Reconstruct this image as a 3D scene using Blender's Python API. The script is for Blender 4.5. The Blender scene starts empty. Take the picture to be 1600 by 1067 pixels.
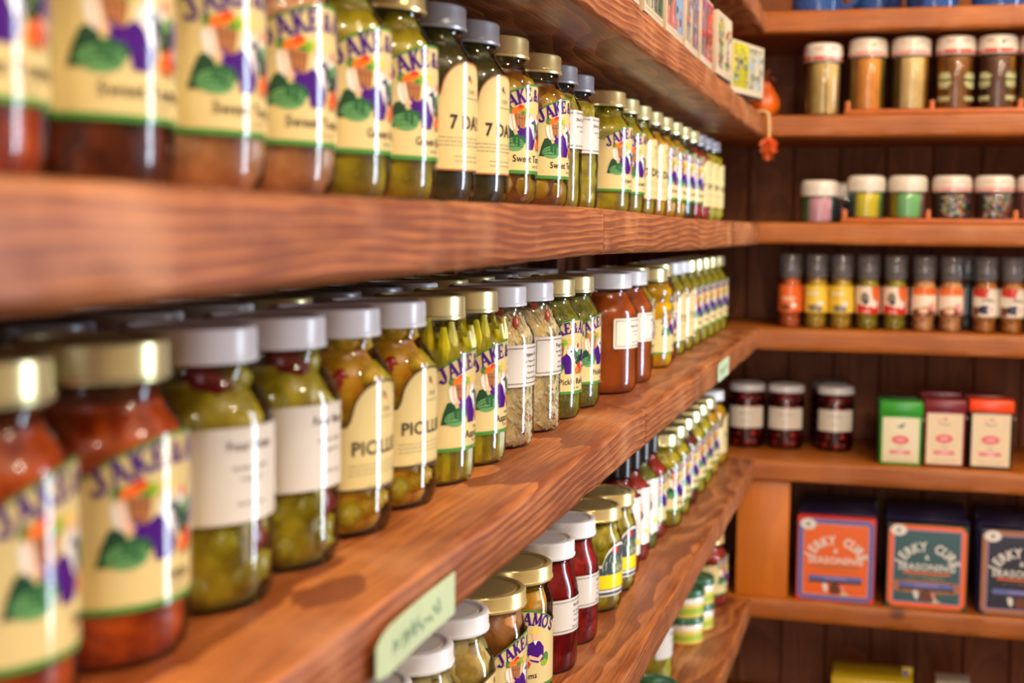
import bpy, bmesh, math, random
from mathutils import Vector, Matrix, noise
S = bpy.context.scene
COL = S.collection
PI = math.pi
R_ = random.Random(7)
CAMH = 1.35                                    # eye height above the floor

# ------------------------------------------------------------------ camera
F_PX, YAW, PITCH, ROLL = 2115.34, 0.2726, 0.0842, 0.0108
c_, s_ = math.cos(YAW), math.sin(YAW)
fw = Vector((-s_ * math.cos(PITCH), c_ * math.cos(PITCH), -math.sin(PITCH)))
rt = Vector((c_, s_, 0))
up = rt.cross(fw)
r2 = rt * math.cos(ROLL) + up * math.sin(ROLL)
u2 = -rt * math.sin(ROLL) + up * math.cos(ROLL)
cam_d = bpy.data.cameras.new('camera')
cam = bpy.data.objects.new('camera', cam_d)
COL.objects.link(cam)
cam.matrix_world = Matrix(((r2.x, u2.x, -fw.x, 0), (r2.y, u2.y, -fw.y, 0), (r2.z, u2.z, -fw.z, CAMH), (0, 0, 0, 1)))
cam_d.sensor_width = 36
cam_d.lens = F_PX / 1600 * 36
cam_d.clip_start = 0.02
cam_d.dof.use_dof = True
cam_d.dof.focus_distance = 1.14
cam_d.dof.aperture_fstop = 5.6
cam_d.dof.aperture_blades = 9
S.camera = cam

# ------------------------------------------------------------------ world, lights, exposure
S.view_settings.view_transform = 'Standard'
S.view_settings.look = 'None'
S.view_settings.gamma = 1
S.view_settings.use_curve_mapping = False
S.view_settings.exposure = 0.27
w = bpy.data.worlds.new('world')
S.world = w
w.use_nodes = True
w.node_tree.nodes['Background'].inputs[0].default_value = (0.75, 0.85, 1, 1)
w.node_tree.nodes['Background'].inputs[1].default_value = 0.3
try:
    S.cycles.max_bounces = 10
    S.cycles.transparent_max_bounces = 16
    S.cycles.caustics_reflective = False
    S.cycles.caustics_refractive = False
    S.cycles.sample_clamp_indirect = 6
    S.cycles.use_denoising = True
    S.cycles.blur_glossy = 0.5
except Exception:
    pass


def area(name, loc, direction, sx, sy, power, col):
    l = bpy.data.lights.new(name, 'AREA')
    l.shape = 'RECTANGLE'
    l.size, l.size_y, l.energy, l.color = sx, sy, power, col
    o = bpy.data.objects.new(name, l)
    COL.objects.link(o)
    o.location = loc
    o.rotation_euler = Vector(direction).to_track_quat('-Z', 'Y').to_euler()
    return o


# daylight through the window in the right wall and through the glazed door behind the camera
area('daylight_window', (2.17, 2.38, 1.3), (-1, 0, 0), 0.42, 2.0, 66, (0.74, 0.87, 1.0))
area('daylight_door', (0.45, -2.36, 1.15), (0, 1, 0), 1.0, 2.0, 32, (0.96, 0.96, 1.0))
# warm ceiling bulbs
BULBS = [(0.35, -0.55), (0.75, 0.25), (0.5, 1.0), (1.25, 0.9), (1.05, -1.1), (0.55, 1.75), (0.55, -1.6)]
for bx_, by_ in BULBS:
    l = bpy.data.lights.new('ceiling_bulb', 'POINT')
    l.energy, l.color, l.shadow_soft_size = 26, (1.0, 0.82, 0.60), 0.075
    o = bpy.data.objects.new('ceiling_bulb', l)
    COL.objects.link(o)
    o.location = (bx_, by_, 2.42)


# ------------------------------------------------------------------ materials
def lin(c):
    return tuple((v / 255 / 12.92 if v / 255 <= 0.04045 else ((v / 255 + 0.055) / 1.055) ** 2.4) for v in c) + (1,)


MATS = {}


def mat(name, rgb, rough=0.5, metal=0.0, spec=0.5, var=0.0, scale=60, bump=0.0, rgb2=None, coat=0.0):
    if name in MATS:
        return MATS[name]
    m = bpy.data.materials.new(name)
    m.use_nodes = True
    nt = m.node_tree
    b = nt.nodes['Principled BSDF']
    b.inputs['Base Color'].default_value = lin(rgb)
    b.inputs['Roughness'].default_value = rough
    b.inputs['Metallic'].default_value = metal
    b.inputs['Specular IOR Level'].default_value = spec
    b.inputs['Coat Weight'].default_value = coat
    b.inputs['Coat Roughness'].default_value = 0.05
    if var or bump or rgb2:
        tc = nt.nodes.new('ShaderNodeTexCoord')
        n = nt.nodes.new('ShaderNodeTexNoise')
        n.inputs['Scale'].default_value = scale
        n.inputs['Detail'].default_value = 4
        nt.links.new(tc.outputs['Object'], n.inputs['Vector'])
        if var or rgb2:
            cr = nt.nodes.new('ShaderNodeValToRGB')
            a = lin(rgb)
            if rgb2:
                c2 = lin(rgb2)
            else:
                c2 = tuple(x * (1 - var) for x in a[:3]) + (1,)
            cr.color_ramp.elements[0].position, cr.color_ramp.elements[1].position = 0.38, 0.62
            cr.color_ramp.elements[0].color, cr.color_ramp.elements[1].color = c2, a
            nt.links.new(n.outputs['Fac'], cr.inputs[0])
            nt.links.new(cr.outputs[0], b.inputs['Base Color'])
        if bump:
            bp = nt.nodes.new('ShaderNodeBump')
            bp.inputs['Strength'].default_value = bump
            bp.inputs['Distance'].default_value = 0.002
            nt.links.new(n.outputs['Fac'], bp.inputs['Height'])
            nt.links.new(bp.outputs[0], b.inputs['Normal'])
    MATS[name] = m
    return m


def wood(name, light, dark, rough=0.42, rings=58, contrast=1.0, bumpd=0.0012, spec=.45, scuff=0):
    """planed softwood: grain runs along the local X axis"""
    m = bpy.data.materials.new(name)
    m.use_nodes = True
    nt = m.node_tree
    N, L = nt.nodes, nt.links
    b = N['Principled BSDF']
    tc = N.new('ShaderNodeTexCoord')
    oi = N.new('ShaderNodeObjectInfo')
    mul = N.new('ShaderNodeVectorMath'); mul.operation = 'MULTIPLY'
    cmb = N.new('ShaderNodeCombineXYZ')
    for i in range(3):
        L.new(oi.outputs['Random'], cmb.inputs[i])
    mul.inputs[1].default_value = (37.0, 0.13, 0.16)
    L.new(cmb.outputs[0], mul.inputs[0])
    add = N.new('ShaderNodeVectorMath'); add.operation = 'ADD'
    L.new(tc.outputs['Object'], add.inputs[0]); L.new(mul.outputs[0], add.inputs[1])
    # slow wander of the rings along the board
    st = N.new('ShaderNodeMapping'); st.inputs['Scale'].default_value = (1.6, 3.5, 4)
    L.new(add.outputs[0], st.inputs[0])
    n1 = N.new('ShaderNodeTexNoise'); n1.inputs['Scale'].default_value = 1.0; n1.inputs['Detail'].default_value = 3
    L.new(st.outputs[0], n1.inputs['Vector'])
    off = N.new('ShaderNodeVectorMath'); off.operation = 'MULTIPLY_ADD'
    L.new(n1.outputs['Color'], off.inputs[0]); off.inputs[1].default_value = (0.0, 0.06, 0.06)
    L.new(add.outputs[0], off.inputs[2])
    mp = N.new('ShaderNodeMapping'); mp.inputs['Location'].default_value = (0, -0.13, 0.15); mp.inputs['Scale'].default_value = (0.12, 1, 1)
    L.new(off.outputs[0], mp.inputs[0])
    wv = N.new('ShaderNodeTexWave'); wv.wave_type = 'RINGS'; wv.rings_direction = 'X'; wv.wave_profile = 'SAW'
    wv.inputs['Scale'].default_value = rings; wv.inputs['Distortion'].default_value = 0.6
    wv.inputs['Detail'].default_value = 2; wv.inputs['Detail Scale'].default_value = 1.5
    L.new(mp.outputs[0], wv.inputs['Vector'])
    # fibres
    sf = N.new('ShaderNodeMapping'); sf.inputs['Scale'].default_value = (14, 420, 420)
    L.new(add.outputs[0], sf.inputs[0])
    n2 = N.new('ShaderNodeTexNoise'); n2.inputs['Scale'].default_value = 1.0; n2.inputs['Detail'].default_value = 4
    L.new(sf.outputs[0], n2.inputs['Vector'])
    # big blotches of stain wear
    n3 = N.new('ShaderNodeTexNoise'); n3.inputs['Scale'].default_value = 9; n3.inputs['Detail'].default_value = 5
    L.new(add.outputs[0], n3.inputs['Vector'])
    m1 = N.new('ShaderNodeMath'); m1.operation = 'MULTIPLY_ADD'
    L.new(wv.outputs['Fac'], m1.inputs[0]); m1.inputs[1].default_value = 0.26 * contrast
    m2 = N.new('ShaderNodeMath'); m2.operation = 'MULTIPLY'
    L.new(n2.outputs['Fac'], m2.inputs[0]); m2.inputs[1].default_value = 0.55 * contrast
    L.new(m2.outputs[0], m1.inputs[2])
    m3 = N.new('ShaderNodeMath'); m3.operation = 'MULTIPLY_ADD'
    L.new(n3.outputs['Fac'], m3.inputs[0]); m3.inputs[1].default_value = 0.55; L.new(m1.outputs[0], m3.inputs[2])
    cr = N.new('ShaderNodeValToRGB')
    e = cr.color_ramp.elements
    e[0].position, e[1].position = 0.28, 0.95
    e[0].color, e[1].color = lin(light), lin(dark)
    L.new(m3.outputs[0], cr.inputs[0])
    L.new(cr.outputs[0], b.inputs['Base Color'])
    if scuff:                                  # pale rubbed patches and a few dark knots
        n4 = N.new('ShaderNodeTexNoise'); n4.inputs['Scale'].default_value = 13; n4.inputs['Detail'].default_value = 6
        L.new(add.outputs[0], n4.inputs['Vector'])
        r4 = N.new('ShaderNodeValToRGB')
        r4.color_ramp.elements[0].position, r4.color_ramp.elements[1].position = 0.52, 0.72
        r4.color_ramp.elements[0].color, r4.color_ramp.elements[1].color = (0, 0, 0, 1), (scuff, scuff, scuff, 1)
        L.new(n4.outputs['Fac'], r4.inputs[0])
        mx = N.new('ShaderNodeMixRGB'); mx.inputs[2].default_value = lin((220, 162, 118))
        L.new(r4.outputs[0], mx.inputs[0]); L.new(cr.outputs[0], mx.inputs[1])
        vo = N.new('ShaderNodeTexVoronoi'); vo.inputs['Scale'].default_value = 3.1
        L.new(add.outputs[0], vo.inputs['Vector'])
        r5 = N.new('ShaderNodeValToRGB')
        r5.color_ramp.elements[0].position, r5.color_ramp.elements[1].position = 0.025, 0.055
        r5.color_ramp.elements[0].color, r5.color_ramp.elements[1].color = (.75, .75, .75, 1), (0, 0, 0, 1)
        L.new(vo.outputs['Distance'], r5.inputs[0])
        mk = N.new('ShaderNodeMixRGB'); mk.inputs[2].default_value = lin((72, 36, 18))
        L.new(r5.outputs[0], mk.inputs[0]); L.new(mx.outputs[0], mk.inputs[1])
        L.new(mk.outputs[0], b.inputs['Base Color'])
    b.inputs['Roughness'].default_value = rough
    b.inputs['Specular IOR Level'].default_value = spec
    bp = N.new('ShaderNodeBump'); bp.inputs['Strength'].default_value = 0.55; bp.inputs['Distance'].default_value = bumpd
    L.new(m1.outputs[0], bp.inputs['Height']); L.new(bp.outputs[0], b.inputs['Normal'])
    MATS[name] = m
    return m


def glass(name, tint=(255, 255, 255), rough=0.015, gain=1.0, haze=0.0):
    m = bpy.data.materials.new(name)
    m.use_nodes = True
    nt = m.node_tree
    for n in list(nt.nodes):
        nt.nodes.remove(n)
    out = nt.nodes.new('ShaderNodeOutputMaterial')
    mix = nt.nodes.new('ShaderNodeMixShader')
    tr = nt.nodes.new('ShaderNodeBsdfTransparent'); tr.inputs[0].default_value = lin(tint)
    gl = nt.nodes.new('ShaderNodeBsdfGlossy'); gl.inputs['Roughness'].default_value = rough
    fr = nt.nodes.new('ShaderNodeFresnel'); fr.inputs[0].default_value = 1.5
    mu = nt.nodes.new('ShaderNodeMath'); mu.operation = 'MULTIPLY'; mu.inputs[1].default_value = gain; mu.use_clamp = True
    nt.links.new(fr.outputs[0], mu.inputs[0])
    nt.links.new(mu.outputs[0], mix.inputs[0]); nt.links.new(tr.outputs[0], mix.inputs[1]); nt.links.new(gl.outputs[0], mix.inputs[2])
    if haze:
        df = nt.nodes.new('ShaderNodeBsdfDiffuse'); df.inputs[0].default_value = (.8, .8, .82, 1)
        m2 = nt.nodes.new('ShaderNodeMixShader'); m2.inputs[0].default_value = haze
        nt.links.new(mix.outputs[0], m2.inputs[1]); nt.links.new(df.outputs[0], m2.inputs[2])
        mix = m2
    nt.links.new(mix.outputs[0], out.inputs[0])
    MATS[name] = m
    return m


WOOD = wood('shelf_wood', (212, 134, 70), (116, 56, 20), contrast=1.4, scuff=.3)
WOOD_BACK = wood('shelf_wood_back', (198, 114, 32), (126, 62, 12), rings=40, contrast=1.0, scuff=.12)
WOOD_DARK = wood('plank_wood', (156, 94, 60), (86, 50, 30), rough=0.65, contrast=0.8, spec=.18)
WOOD_POST = wood('post_wood', (214, 124, 36), (176, 90, 22), rings=30, contrast=0.6)
GLASS = glass('clear_glass', gain=0.85)
PLASTIC = glass('clear_plastic', (250, 250, 252), 0.04, 0.9)
FROST = glass('cap_plastic', (230, 230, 236), 0.06, 1.8, .10)

mat('gold', (242, 224, 156), 0.24, 0.62)
mat('gold_pale', (238, 234, 176), 0.26, 0.66)
mat('white_lid', (238, 238, 240), 0.25)
mat('grey_lid', (160, 162, 170), 0.3, 0.3)
mat('cream', (208, 191, 136), 0.1)
mat('ivory', (226, 220, 206), 0.1)
mat('paper', (206, 202, 196), 0.1)
mat('green', (70, 132, 62), 0.12)
mat('purple', (66, 22, 118), 0.12)
mat('ink', (52, 46, 44), 0.12)
mat('ink_soft', (128, 120, 108), 0.12)
mat('melon', (96, 150, 96), 0.12)
mat('melon_dark', (44, 92, 58), 0.12)
mat('leaf_dark', (34, 70, 50), 0.12)
mat('leaf', (74, 128, 60), 0.12)
mat('skin', (228, 178, 148), 0.12)
mat('basket', (168, 112, 72), 0.12)
mat('basket_dark', (112, 66, 40), 0.12)
mat('orange', (232, 110, 40), 0.12)
mat('red', (200, 46, 34), 0.12)
mat('lime', (130, 170, 40), 0.12)
mat('straw', (228, 190, 92), 0.12)
mat('white', (226, 224, 218), 0.12)
mat('slate', (66, 80, 88), 0.12)
mat('yellow', (236, 216, 40), 0.12)
mat('pink', (232, 150, 150), 0.12)
mat('sage', (196, 200, 150), 0.12)
mat('brown', (110, 64, 40), 0.12)
mat('blue', (70, 92, 180), 0.3)
mat('navy', (34, 34, 66), 0.3)


# ------------------------------------------------------------------ object helpers
def link(name, mesh, parent=None, loc=(0, 0, 0), rot=(0, 0, 0), scale=(1, 1, 1)):
    o = bpy.data.objects.new(name, mesh)
    COL.objects.link(o)
    o.location, o.rotation_euler, o.scale = loc, rot, scale
    if parent is not None:
        o.parent = parent
    return o


def tag(o, label, cat, group=None):
    o['label'] = label
    o['category'] = cat
    if group:
        o['group'] = group
    return o


def struct(o):
    o['kind'] = 'structure'
    return o


def thing(name, loc=(0, 0, 0), rz=0, label=None, cat=None, group=None):
    o = link(name, None, None, loc, (0, 0, rz))
    o.empty_display_size = 0.02
    if label:
        tag(o, label, cat, group)
    return o


def copy_tree(o, parent=None):
    c = o.copy()
    COL.objects.link(c)
    c.parent = parent
    for ch in KIDS.get(o.name, []):
        copy_tree(ch, c)
    return c


KIDS = {}


def index_kids():
    KIDS.clear()
    for o in bpy.data.objects:
        if o.parent:
            KIDS.setdefault(o.parent.name, []).append(o)


def finish(bm, name, mats, smooth=True, angle=0.6):
    bmesh.ops.recalc_face_normals(bm, faces=bm.faces)
    me = bpy.data.meshes.new(name)
    bm.to_mesh(me)
    bm.free()
    for m in (mats if isinstance(mats, (list, tuple)) else [mats]):
        me.materials.append(MATS[m] if isinstance(m, str) else m)
    if smooth:
        me.polygons.foreach_set('use_smooth', [True] * len(me.polygons))
        me.set_sharp_from_angle(angle=angle)
    return me


def lathe(name, prof, m, n=36, bm=None, done=True, mi=0):
    bm = bm or bmesh.new()
    rows = []
    for r, z in prof:
        if r < 1e-6:
            rows.append([bm.verts.new((0, 0, z))])
        else:
            rows.append([bm.verts.new((r * math.cos(2 * PI * i / n), r * math.sin(2 * PI * i / n), z)) for i in range(n)])
    for a, b in zip(rows, rows[1:]):
        for i in range(n):
            j = (i + 1) % n
            if len(a) == 1 and len(b) == 1:
                continue
            if len(a) == 1:
                f = bm.faces.new((a[0], b[i], b[j]))
            elif len(b) == 1:
                f = bm.faces.new((a[i], a[j], b[0]))
            else:
                f = bm.faces.new((a[i], a[j], b[j], b[i]))
            f.material_index = mi
    return finish(bm, name, m) if done else bm


def add_box(bm, x0, x1, y0, y1, z0, z1, bev=0.0, mi=0):
    r = bmesh.ops.create_cube(bm, size=1)
    vs = r['verts']
    for v in vs:
        v.co = Vector((x0 + (v.co.x + .5) * (x1 - x0), y0 + (v.co.y + .5) * (y1 - y0), z0 + (v.co.z + .5) * (z1 - z0)))
    fs = set(f for v in vs for f in v.link_faces)
    for f in fs:
        f.material_index = mi
    if bev:
        es = list(set(e for v in vs for e in v.link_edges))
        r = bmesh.ops.bevel(bm, geom=es, offset=bev, segments=2, affect='EDGES', profile=0.5)
        for f in r['faces']:
            f.material_index = mi
    return bm


def box(name, m, x0, x1, y0, y1, z0, z1, bev=0.0):
    bm = bmesh.new()
    add_box(bm, x0, x1, y0, y1, z0, z1, bev)
    return finish(bm, name, m, smooth=bev > 0)


def add_tube(bm, pts, radii, n=8, mi=0):
    rows = []
    for k, p in enumerate(pts):
        p = Vector(p)
        d = (Vector(pts[min(k + 1, len(pts) - 1)]) - Vector(pts[max(k - 1, 0)])).normalized()
        a = d.orthogonal().normalized() if k == 0 else (rows_a - d * rows_a.dot(d)).normalized()
        rows_a = a
        b = d.cross(a)
        r = radii[k] if isinstance(radii, (list, tuple)) else radii
        rows.append([bm.verts.new(p + (a * math.cos(2 * PI * i / n) + b * math.sin(2 * PI * i / n)) * r) for i in range(n)])
    for u, v in zip(rows, rows[1:]):
        for i in range(n):
            f = bm.faces.new((u[i], u[(i + 1) % n], v[(i + 1) % n], v[i]))
            f.material_index = mi
    for row in (rows[0], rows[-1]):
        f = bm.faces.new(row)
        f.material_index = mi
    return bm


# ------------------------------------------------------------------ flat print (lettering and pictures on labels)
TXT = {}


def text2d(s, bold=0.0):
    if (s, bold) in TXT:
        return TXT[(s, bold)]
    cu = bpy.data.curves.new('t', 'FONT')
    cu.body = s
    cu.size = 1
    cu.offset = bold
    cu.resolution_u = 2
    cu.align_x = 'CENTER'
    cu.space_character = 1.06
    ob = bpy.data.objects.new('t', cu)
    me = bpy.data.meshes.new_from_object(ob)
    vs = [(v.co.x, v.co.y) for v in me.vertices]
    fs = [tuple(p.vertices) for p in me.polygons]
    bpy.data.objects.remove(ob)
    bpy.data.curves.remove(cu)
    bpy.data.meshes.remove(me)
    TXT[(s, bold)] = (vs, fs)
    return vs, fs


class Print:
    """collects flat shapes in millimetres; z of a vertex is its layer"""

    def __init__(self):
        self.items, self.mats = [], []

    def mi(self, m):
        if m not in self.mats:
            self.mats.append(m)
        return self.mats.index(m)

    def poly(self, pts, m, layer=1):
        self.items.append(([(x, y) for x, y in pts], [tuple(range(len(pts)))], self.mi(m), layer))

    def rect(self, x0, x1, y0, y1, m, layer=1):
        self.poly([(x0, y0), (x1, y0), (x1, y1), (x0, y1)], m, layer)

    def ell(self, cx, cy, rx, ry, m, layer=1, n=14, rot=0.0):
        c, s = math.cos(rot), math.sin(rot)
        self.poly([(cx + rx * math.cos(2 * PI * i / n) * c - ry * math.sin(2 * PI * i / n) * s,
                    cy + rx * math.cos(2 * PI * i / n) * s + ry * math.sin(2 * PI * i / n) * c) for i in range(n)], m, layer)

    def line(self, pts, wd, m, layer=1):
        for (x0, y0), (x1, y1) in zip(pts, pts[1:]):
            d = math.hypot(x1 - x0, y1 - y0) or 1
            nx, ny = -(y1 - y0) / d * wd / 2, (x1 - x0) / d * wd / 2
            self.poly([(x0 + nx, y0 + ny), (x1 + nx, y1 + ny), (x1 - nx, y1 - ny), (x0 - nx, y0 - ny)], m, layer)

    def text(self, s, cx, cy, size, m, layer=2, bold=0.0, arc=None):
        vs, fs = text2d(s, bold)
        out = []
        for x, y in vs:
            X, Y = cx + x * size, cy + y * size
            if arc:
                Y += arc(X)
            out.append((X, Y))
        self.items.append((out, fs, self.mi(m), layer))

    def letters(self, word, x0, pitch, size, m, base, layer=3):
        """slab-serif capitals standing along the curve base(x)"""
        for k, ch in enumerate(word):
            if ch == ' ':
                continue
            cx = x0 + pitch * k + (1.3 if ch == 'J' else 0)
            sl = (base(cx + 1) - base(cx - 1)) / 2
            a = math.atan(sl)
            c, s = math.cos(a), math.sin(a)
            sub = Print()
            if ch == '&':
                sub.text('&', 0.45, 0, 1.35, m, 1, 0.02)
            else:
                for st in GLYPH[ch]:
                    sub.line([(st[0], st[1]), (st[2], st[3])], st[4] * 1.22, m)
            for pts, fs, _, _ in sub.items:
                q = []
                for x, y in pts:
                    x, y = (x - 0.45) * size * 0.88, y * size
                    q.append((cx + x * c - y * s, base(cx) + x * s + y * c))
                self.items.append((q, fs, self.mi(m), layer))

    def mesh(self, name, R=None, lift=0.0008, step=4.0):
        bm = bmesh.new()
        lo, hi = 1e9, -1e9
        for pts, fs, mi, layer in self.items:
            vs = [bm.verts.new((x, y, layer)) for x, y in pts]
            lo = min(lo, min(p[0] for p in pts)); hi = max(hi, max(p[0] for p in pts))
            for f in fs:
                if len(set(f)) < 3:
                    continue
                try:
                    fa = bm.faces.new([vs[i] for i in f])
                    fa.material_index = mi
                except ValueError:
                    pass
        if R:
            big = [f for f in bm.faces if len(f.verts) > 4]
            bmesh.ops.triangulate(bm, faces=big)
            k = math.ceil(lo / step)
            while k * step < hi:
                bmesh.ops.bisect_plane(bm, geom=bm.verts[:] + bm.edges[:] + bm.faces[:], plane_co=(k * step, 0, 0), plane_no=(1, 0, 0), dist=1e-5)
                k += 1
            for v in bm.verts:
                u, vv, la = v.co
                r = R + lift + la * 0.00004
                a = u / 1000 / R
                v.co = (r * math.cos(a), r * math.sin(a), vv / 1000)
        else:
            for v in bm.verts:      # flat face: looks along -Y, x to the right, y up
                x, y, la = v.co
                v.co = (x / 1000, -lift - la * 0.0001, y / 1000)
        if R:
            bm.normal_update()
            for f in bm.faces:
                c = f.calc_center_median()
                if f.normal.x * c.x + f.normal.y * c.y < 0:
                    f.normal_flip()
        me = bpy.data.meshes.new(name)
        bm.to_mesh(me)
        bm.free()
        for m in self.mats:
            me.materials.append(MATS[m])
        if R:                       # the paper lies on a round jar: shade it round
            me.polygons.foreach_set('use_smooth', [True] * len(me.polygons))
            me.normals_split_custom_set_from_vertices([Vector((v.co.x, v.co.y, 0)).normalized() for v in me.vertices])
        return me


def arc_seg(cx, cy, rx, ry, a0, a1, wd, n=6):
    p = [(cx + rx * math.cos(a0 + (a1 - a0) * i / n), cy + ry * math.sin(a0 + (a1 - a0) * i / n)) for i in range(n + 1)]
    return [(*a, *b, wd) for a, b in zip(p, p[1:])]


GLYPH = {
    'J': [(.55, 1, .55, .22, .22), (.32, .97, .8, .97, .09)] + arc_seg(.33, .24, .22, .2, 0, -PI, .15) + [(.06, .2, .2, .3, .14)],
    'A': [(.08, 0, .42, 1, .12), (.42, 1, .8, 0, .22), (.2, .34, .64, .34, .1), (-.06, .04, .24, .04, .09), (.6, .04, .98, .04, .09)],
    'K': [(.18, 0, .18, 1, .22), (.2, .42, .7, .97, .12), (.38, .6, .76, .03, .22), (0, .04, .36, .04, .09), (0, .97, .36, .97, .09), (.52, .97, .86, .97, .09), (.56, .04, .95, .04, .09)],
    'E': [(.18, 0, .18, 1, .22), (0, .05, .75, .05, .1), (0, .95, .72, .95, .1), (.2, .5, .55, .5, .1), (.7, .7, .7, 1, .09), (.74, 0, .74, .3, .09), (.54, .38, .54, .62, .08)],
    'M': [(.08, 0, .1, 1, .12), (.88, 0, .86, 1, .22), (.1, 1, .48, .12, .2), (.48, .12, .86, 1, .12), (-.1, .04, .26, .04, .09), (.68, .04, 1.08, .04, .09), (-.06, .97, .2, .97, .09), (.8, .97, 1.04, .97, .09)],
    'O': arc_seg(.46, .5, .38, .46, 0, 2 * PI, .19, 14),
    'S': arc_seg(.44, .73, .26, .22, .3, PI * 1.45, .16) + arc_seg(.44, .27, .28, .23, PI * .55, -PI * .85, .17) + [(.7, .74, .7, .98, .09), (.15, .02, .15, .28, .09)],
}


def band(p, u0, u1, bot, top, m, layer, step=3.0):
    n = max(1, int((u1 - u0) / step))
    for i in range(n):
        a, b = u0 + (u1 - u0) * i / n, u0 + (u1 - u0) * (i + 1) / n
        p.poly([(a, bot(a)), (b, bot(b)), (b, top(b)), (a, top(a))], m, layer)


def farm_art(p, k=1.0, dy=0.0):
    """two market gardeners with melons and baskets of vegetables"""
    q = Print()
    q.poly([(-39, 42), (-37, 50), (-34, 57), (-29, 58), (-26, 52), (-30, 46), (-32, 42)], 'leaf_dark', 1.5)
    q.ell(-22, 49, 7, 4.8, 'melon_dark', 1.8)
    q.ell(-26.5, 45.5, 9.5, 5.3, 'melon', 2)
    for o_ in (-2.6, 0, 2.6):
        q.line([(-35, 45 + o_ * .6), (-30, 46.3 + o_), (-24, 46.5 + o_), (-18.5, 45.4 + o_ * .6)], .7, 'melon_dark', 2.4)
    q.poly([(-26, 58), (-22, 61), (-16, 59), (-12, 62), (-6, 65), (-3, 60), (-2, 48), (-5, 42), (-14, 42), (-15.5, 50), (-23, 53.5)], 'purple', 2.6)
    q.poly([(-33, 66), (-29, 71), (-27, 66), (-26, 58), (-29, 56), (-32, 60)], 'white', 2.7)
    q.poly([(-30.5, 70), (-28, 71), (-25.4, 60), (-22.6, 57), (-25, 55), (-28.6, 58)], 'skin', 3)
    q.poly([(-27.5, 70), (-15, 69), (-17, 58), (-25, 59)], 'basket', 3.2)
    for i in range(4):
        q.line([(-25.4 + i * 2.9, 69.5), (-24 + i * 2.2, 59)], .6, 'basket_dark', 3.5)
    q.line([(-26.6, 66.4), (-15.8, 65.6)], .6, 'basket_dark', 3.5)
    q.ell(-29.5, 71.5, 3.3, 2.6, 'leaf', 3.4)
    q.ell(-25.5, 72, 4.4, 2.3, 'orange', 3.8, rot=.4)
    q.ell(-20.5, 74, 3.4, 2.5, 'red', 3.9)
    q.ell(-21, 72, 4.2, 1.6, 'orange', 4.2, rot=.3)
    q.ell(-15.5, 71.5, 3.6, 3.1, 'lime', 4.2)
    q.ell(-18.5, 70.2, 2.6, 1.6, 'leaf', 4.4)
    q.poly([(-12, 66), (-9, 64), (-4, 66), (-1, 62), (1, 55), (-4, 50), (-8, 58), (-12, 61)], 'white', 2.8)
    q.poly([(-6, 64), (-2.5, 66), (2, 61), (0, 54), (-3, 58)], 'slate', 3.4)
    q.ell(-8, 68.6, 3, 3.8, 'skin', 3.8)
    q.ell(-8, 66, 2.5, 2.3, 'white', 4)
    q.ell(-8, 72, 5, 1.3, 'straw', 4.2)
    q.ell(-8, 73.2, 2.8, 2, 'straw', 4.3)
    q.ell(2, 66, 3.2, 4, 'white', 2)
    q.ell(3.5, 68, 2, 2.5, 'red', 3)
    q.ell(4, 56, 6, 6, 'leaf_dark', 2)
    q.ell(1.5, 60, 3, 2.5, 'leaf', 2.4)
    q.ell(7, 62, 4, 3, 'melon', 2.2)
    q.poly([(10, 63), (15, 65), (22, 64), (27, 58), (27, 47), (20, 45), (12, 48), (9, 55)], 'purple', 2.8)
    q.poly([(15, 65), (17, 61), (19.5, 65)], 'white', 3.2)
    q.ell(17, 69, 3, 4, 'skin', 3.4)
    q.ell(17, 72.8, 6, 1.5, 'straw', 3.8)
    q.ell(17, 74.4, 3.3, 2.2, 'straw', 3.9)
    q.poly([(10, 50), (22, 46), (26, 50), (24, 52), (20, 49.5), (11, 53.5)], 'skin', 3.6)
    q.ell(6, 49.5, 3, 2.7, 'red', 3)
    q.ell(2.5, 46, 3, 2.7, 'orange', 3.2)
    q.ell(9, 45.5, 3, 2.5, 'red', 3.2)
    q.poly([(-1, 46), (13, 46), (11, 41.5), (1, 41.5)], 'basket', 3.6)
    q.ell(30, 48, 4, 5, 'leaf', 3)
    q.ell(28, 44, 4, 3, 'lime', 3.4)
    for pts, fs, mi, la in q.items:
        p.items.append(([(x * k, 41 + (y - 41) * k + dy) for x, y in pts], fs, p.mi(q.mats[mi]), la))


def fine_lines(p, x0, x1, ys, m='ink_soft', wd=.45, seed=1):
    r = random.Random(seed)
    for y in ys:
        x = x0
        while x < x1:
            l_ = r.uniform(1.5, 5)
            p.rect(x, min(x + l_, x1), y, y + wd, m, 2)
            x += l_ + .8


LABEL_CACHE = {}


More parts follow.
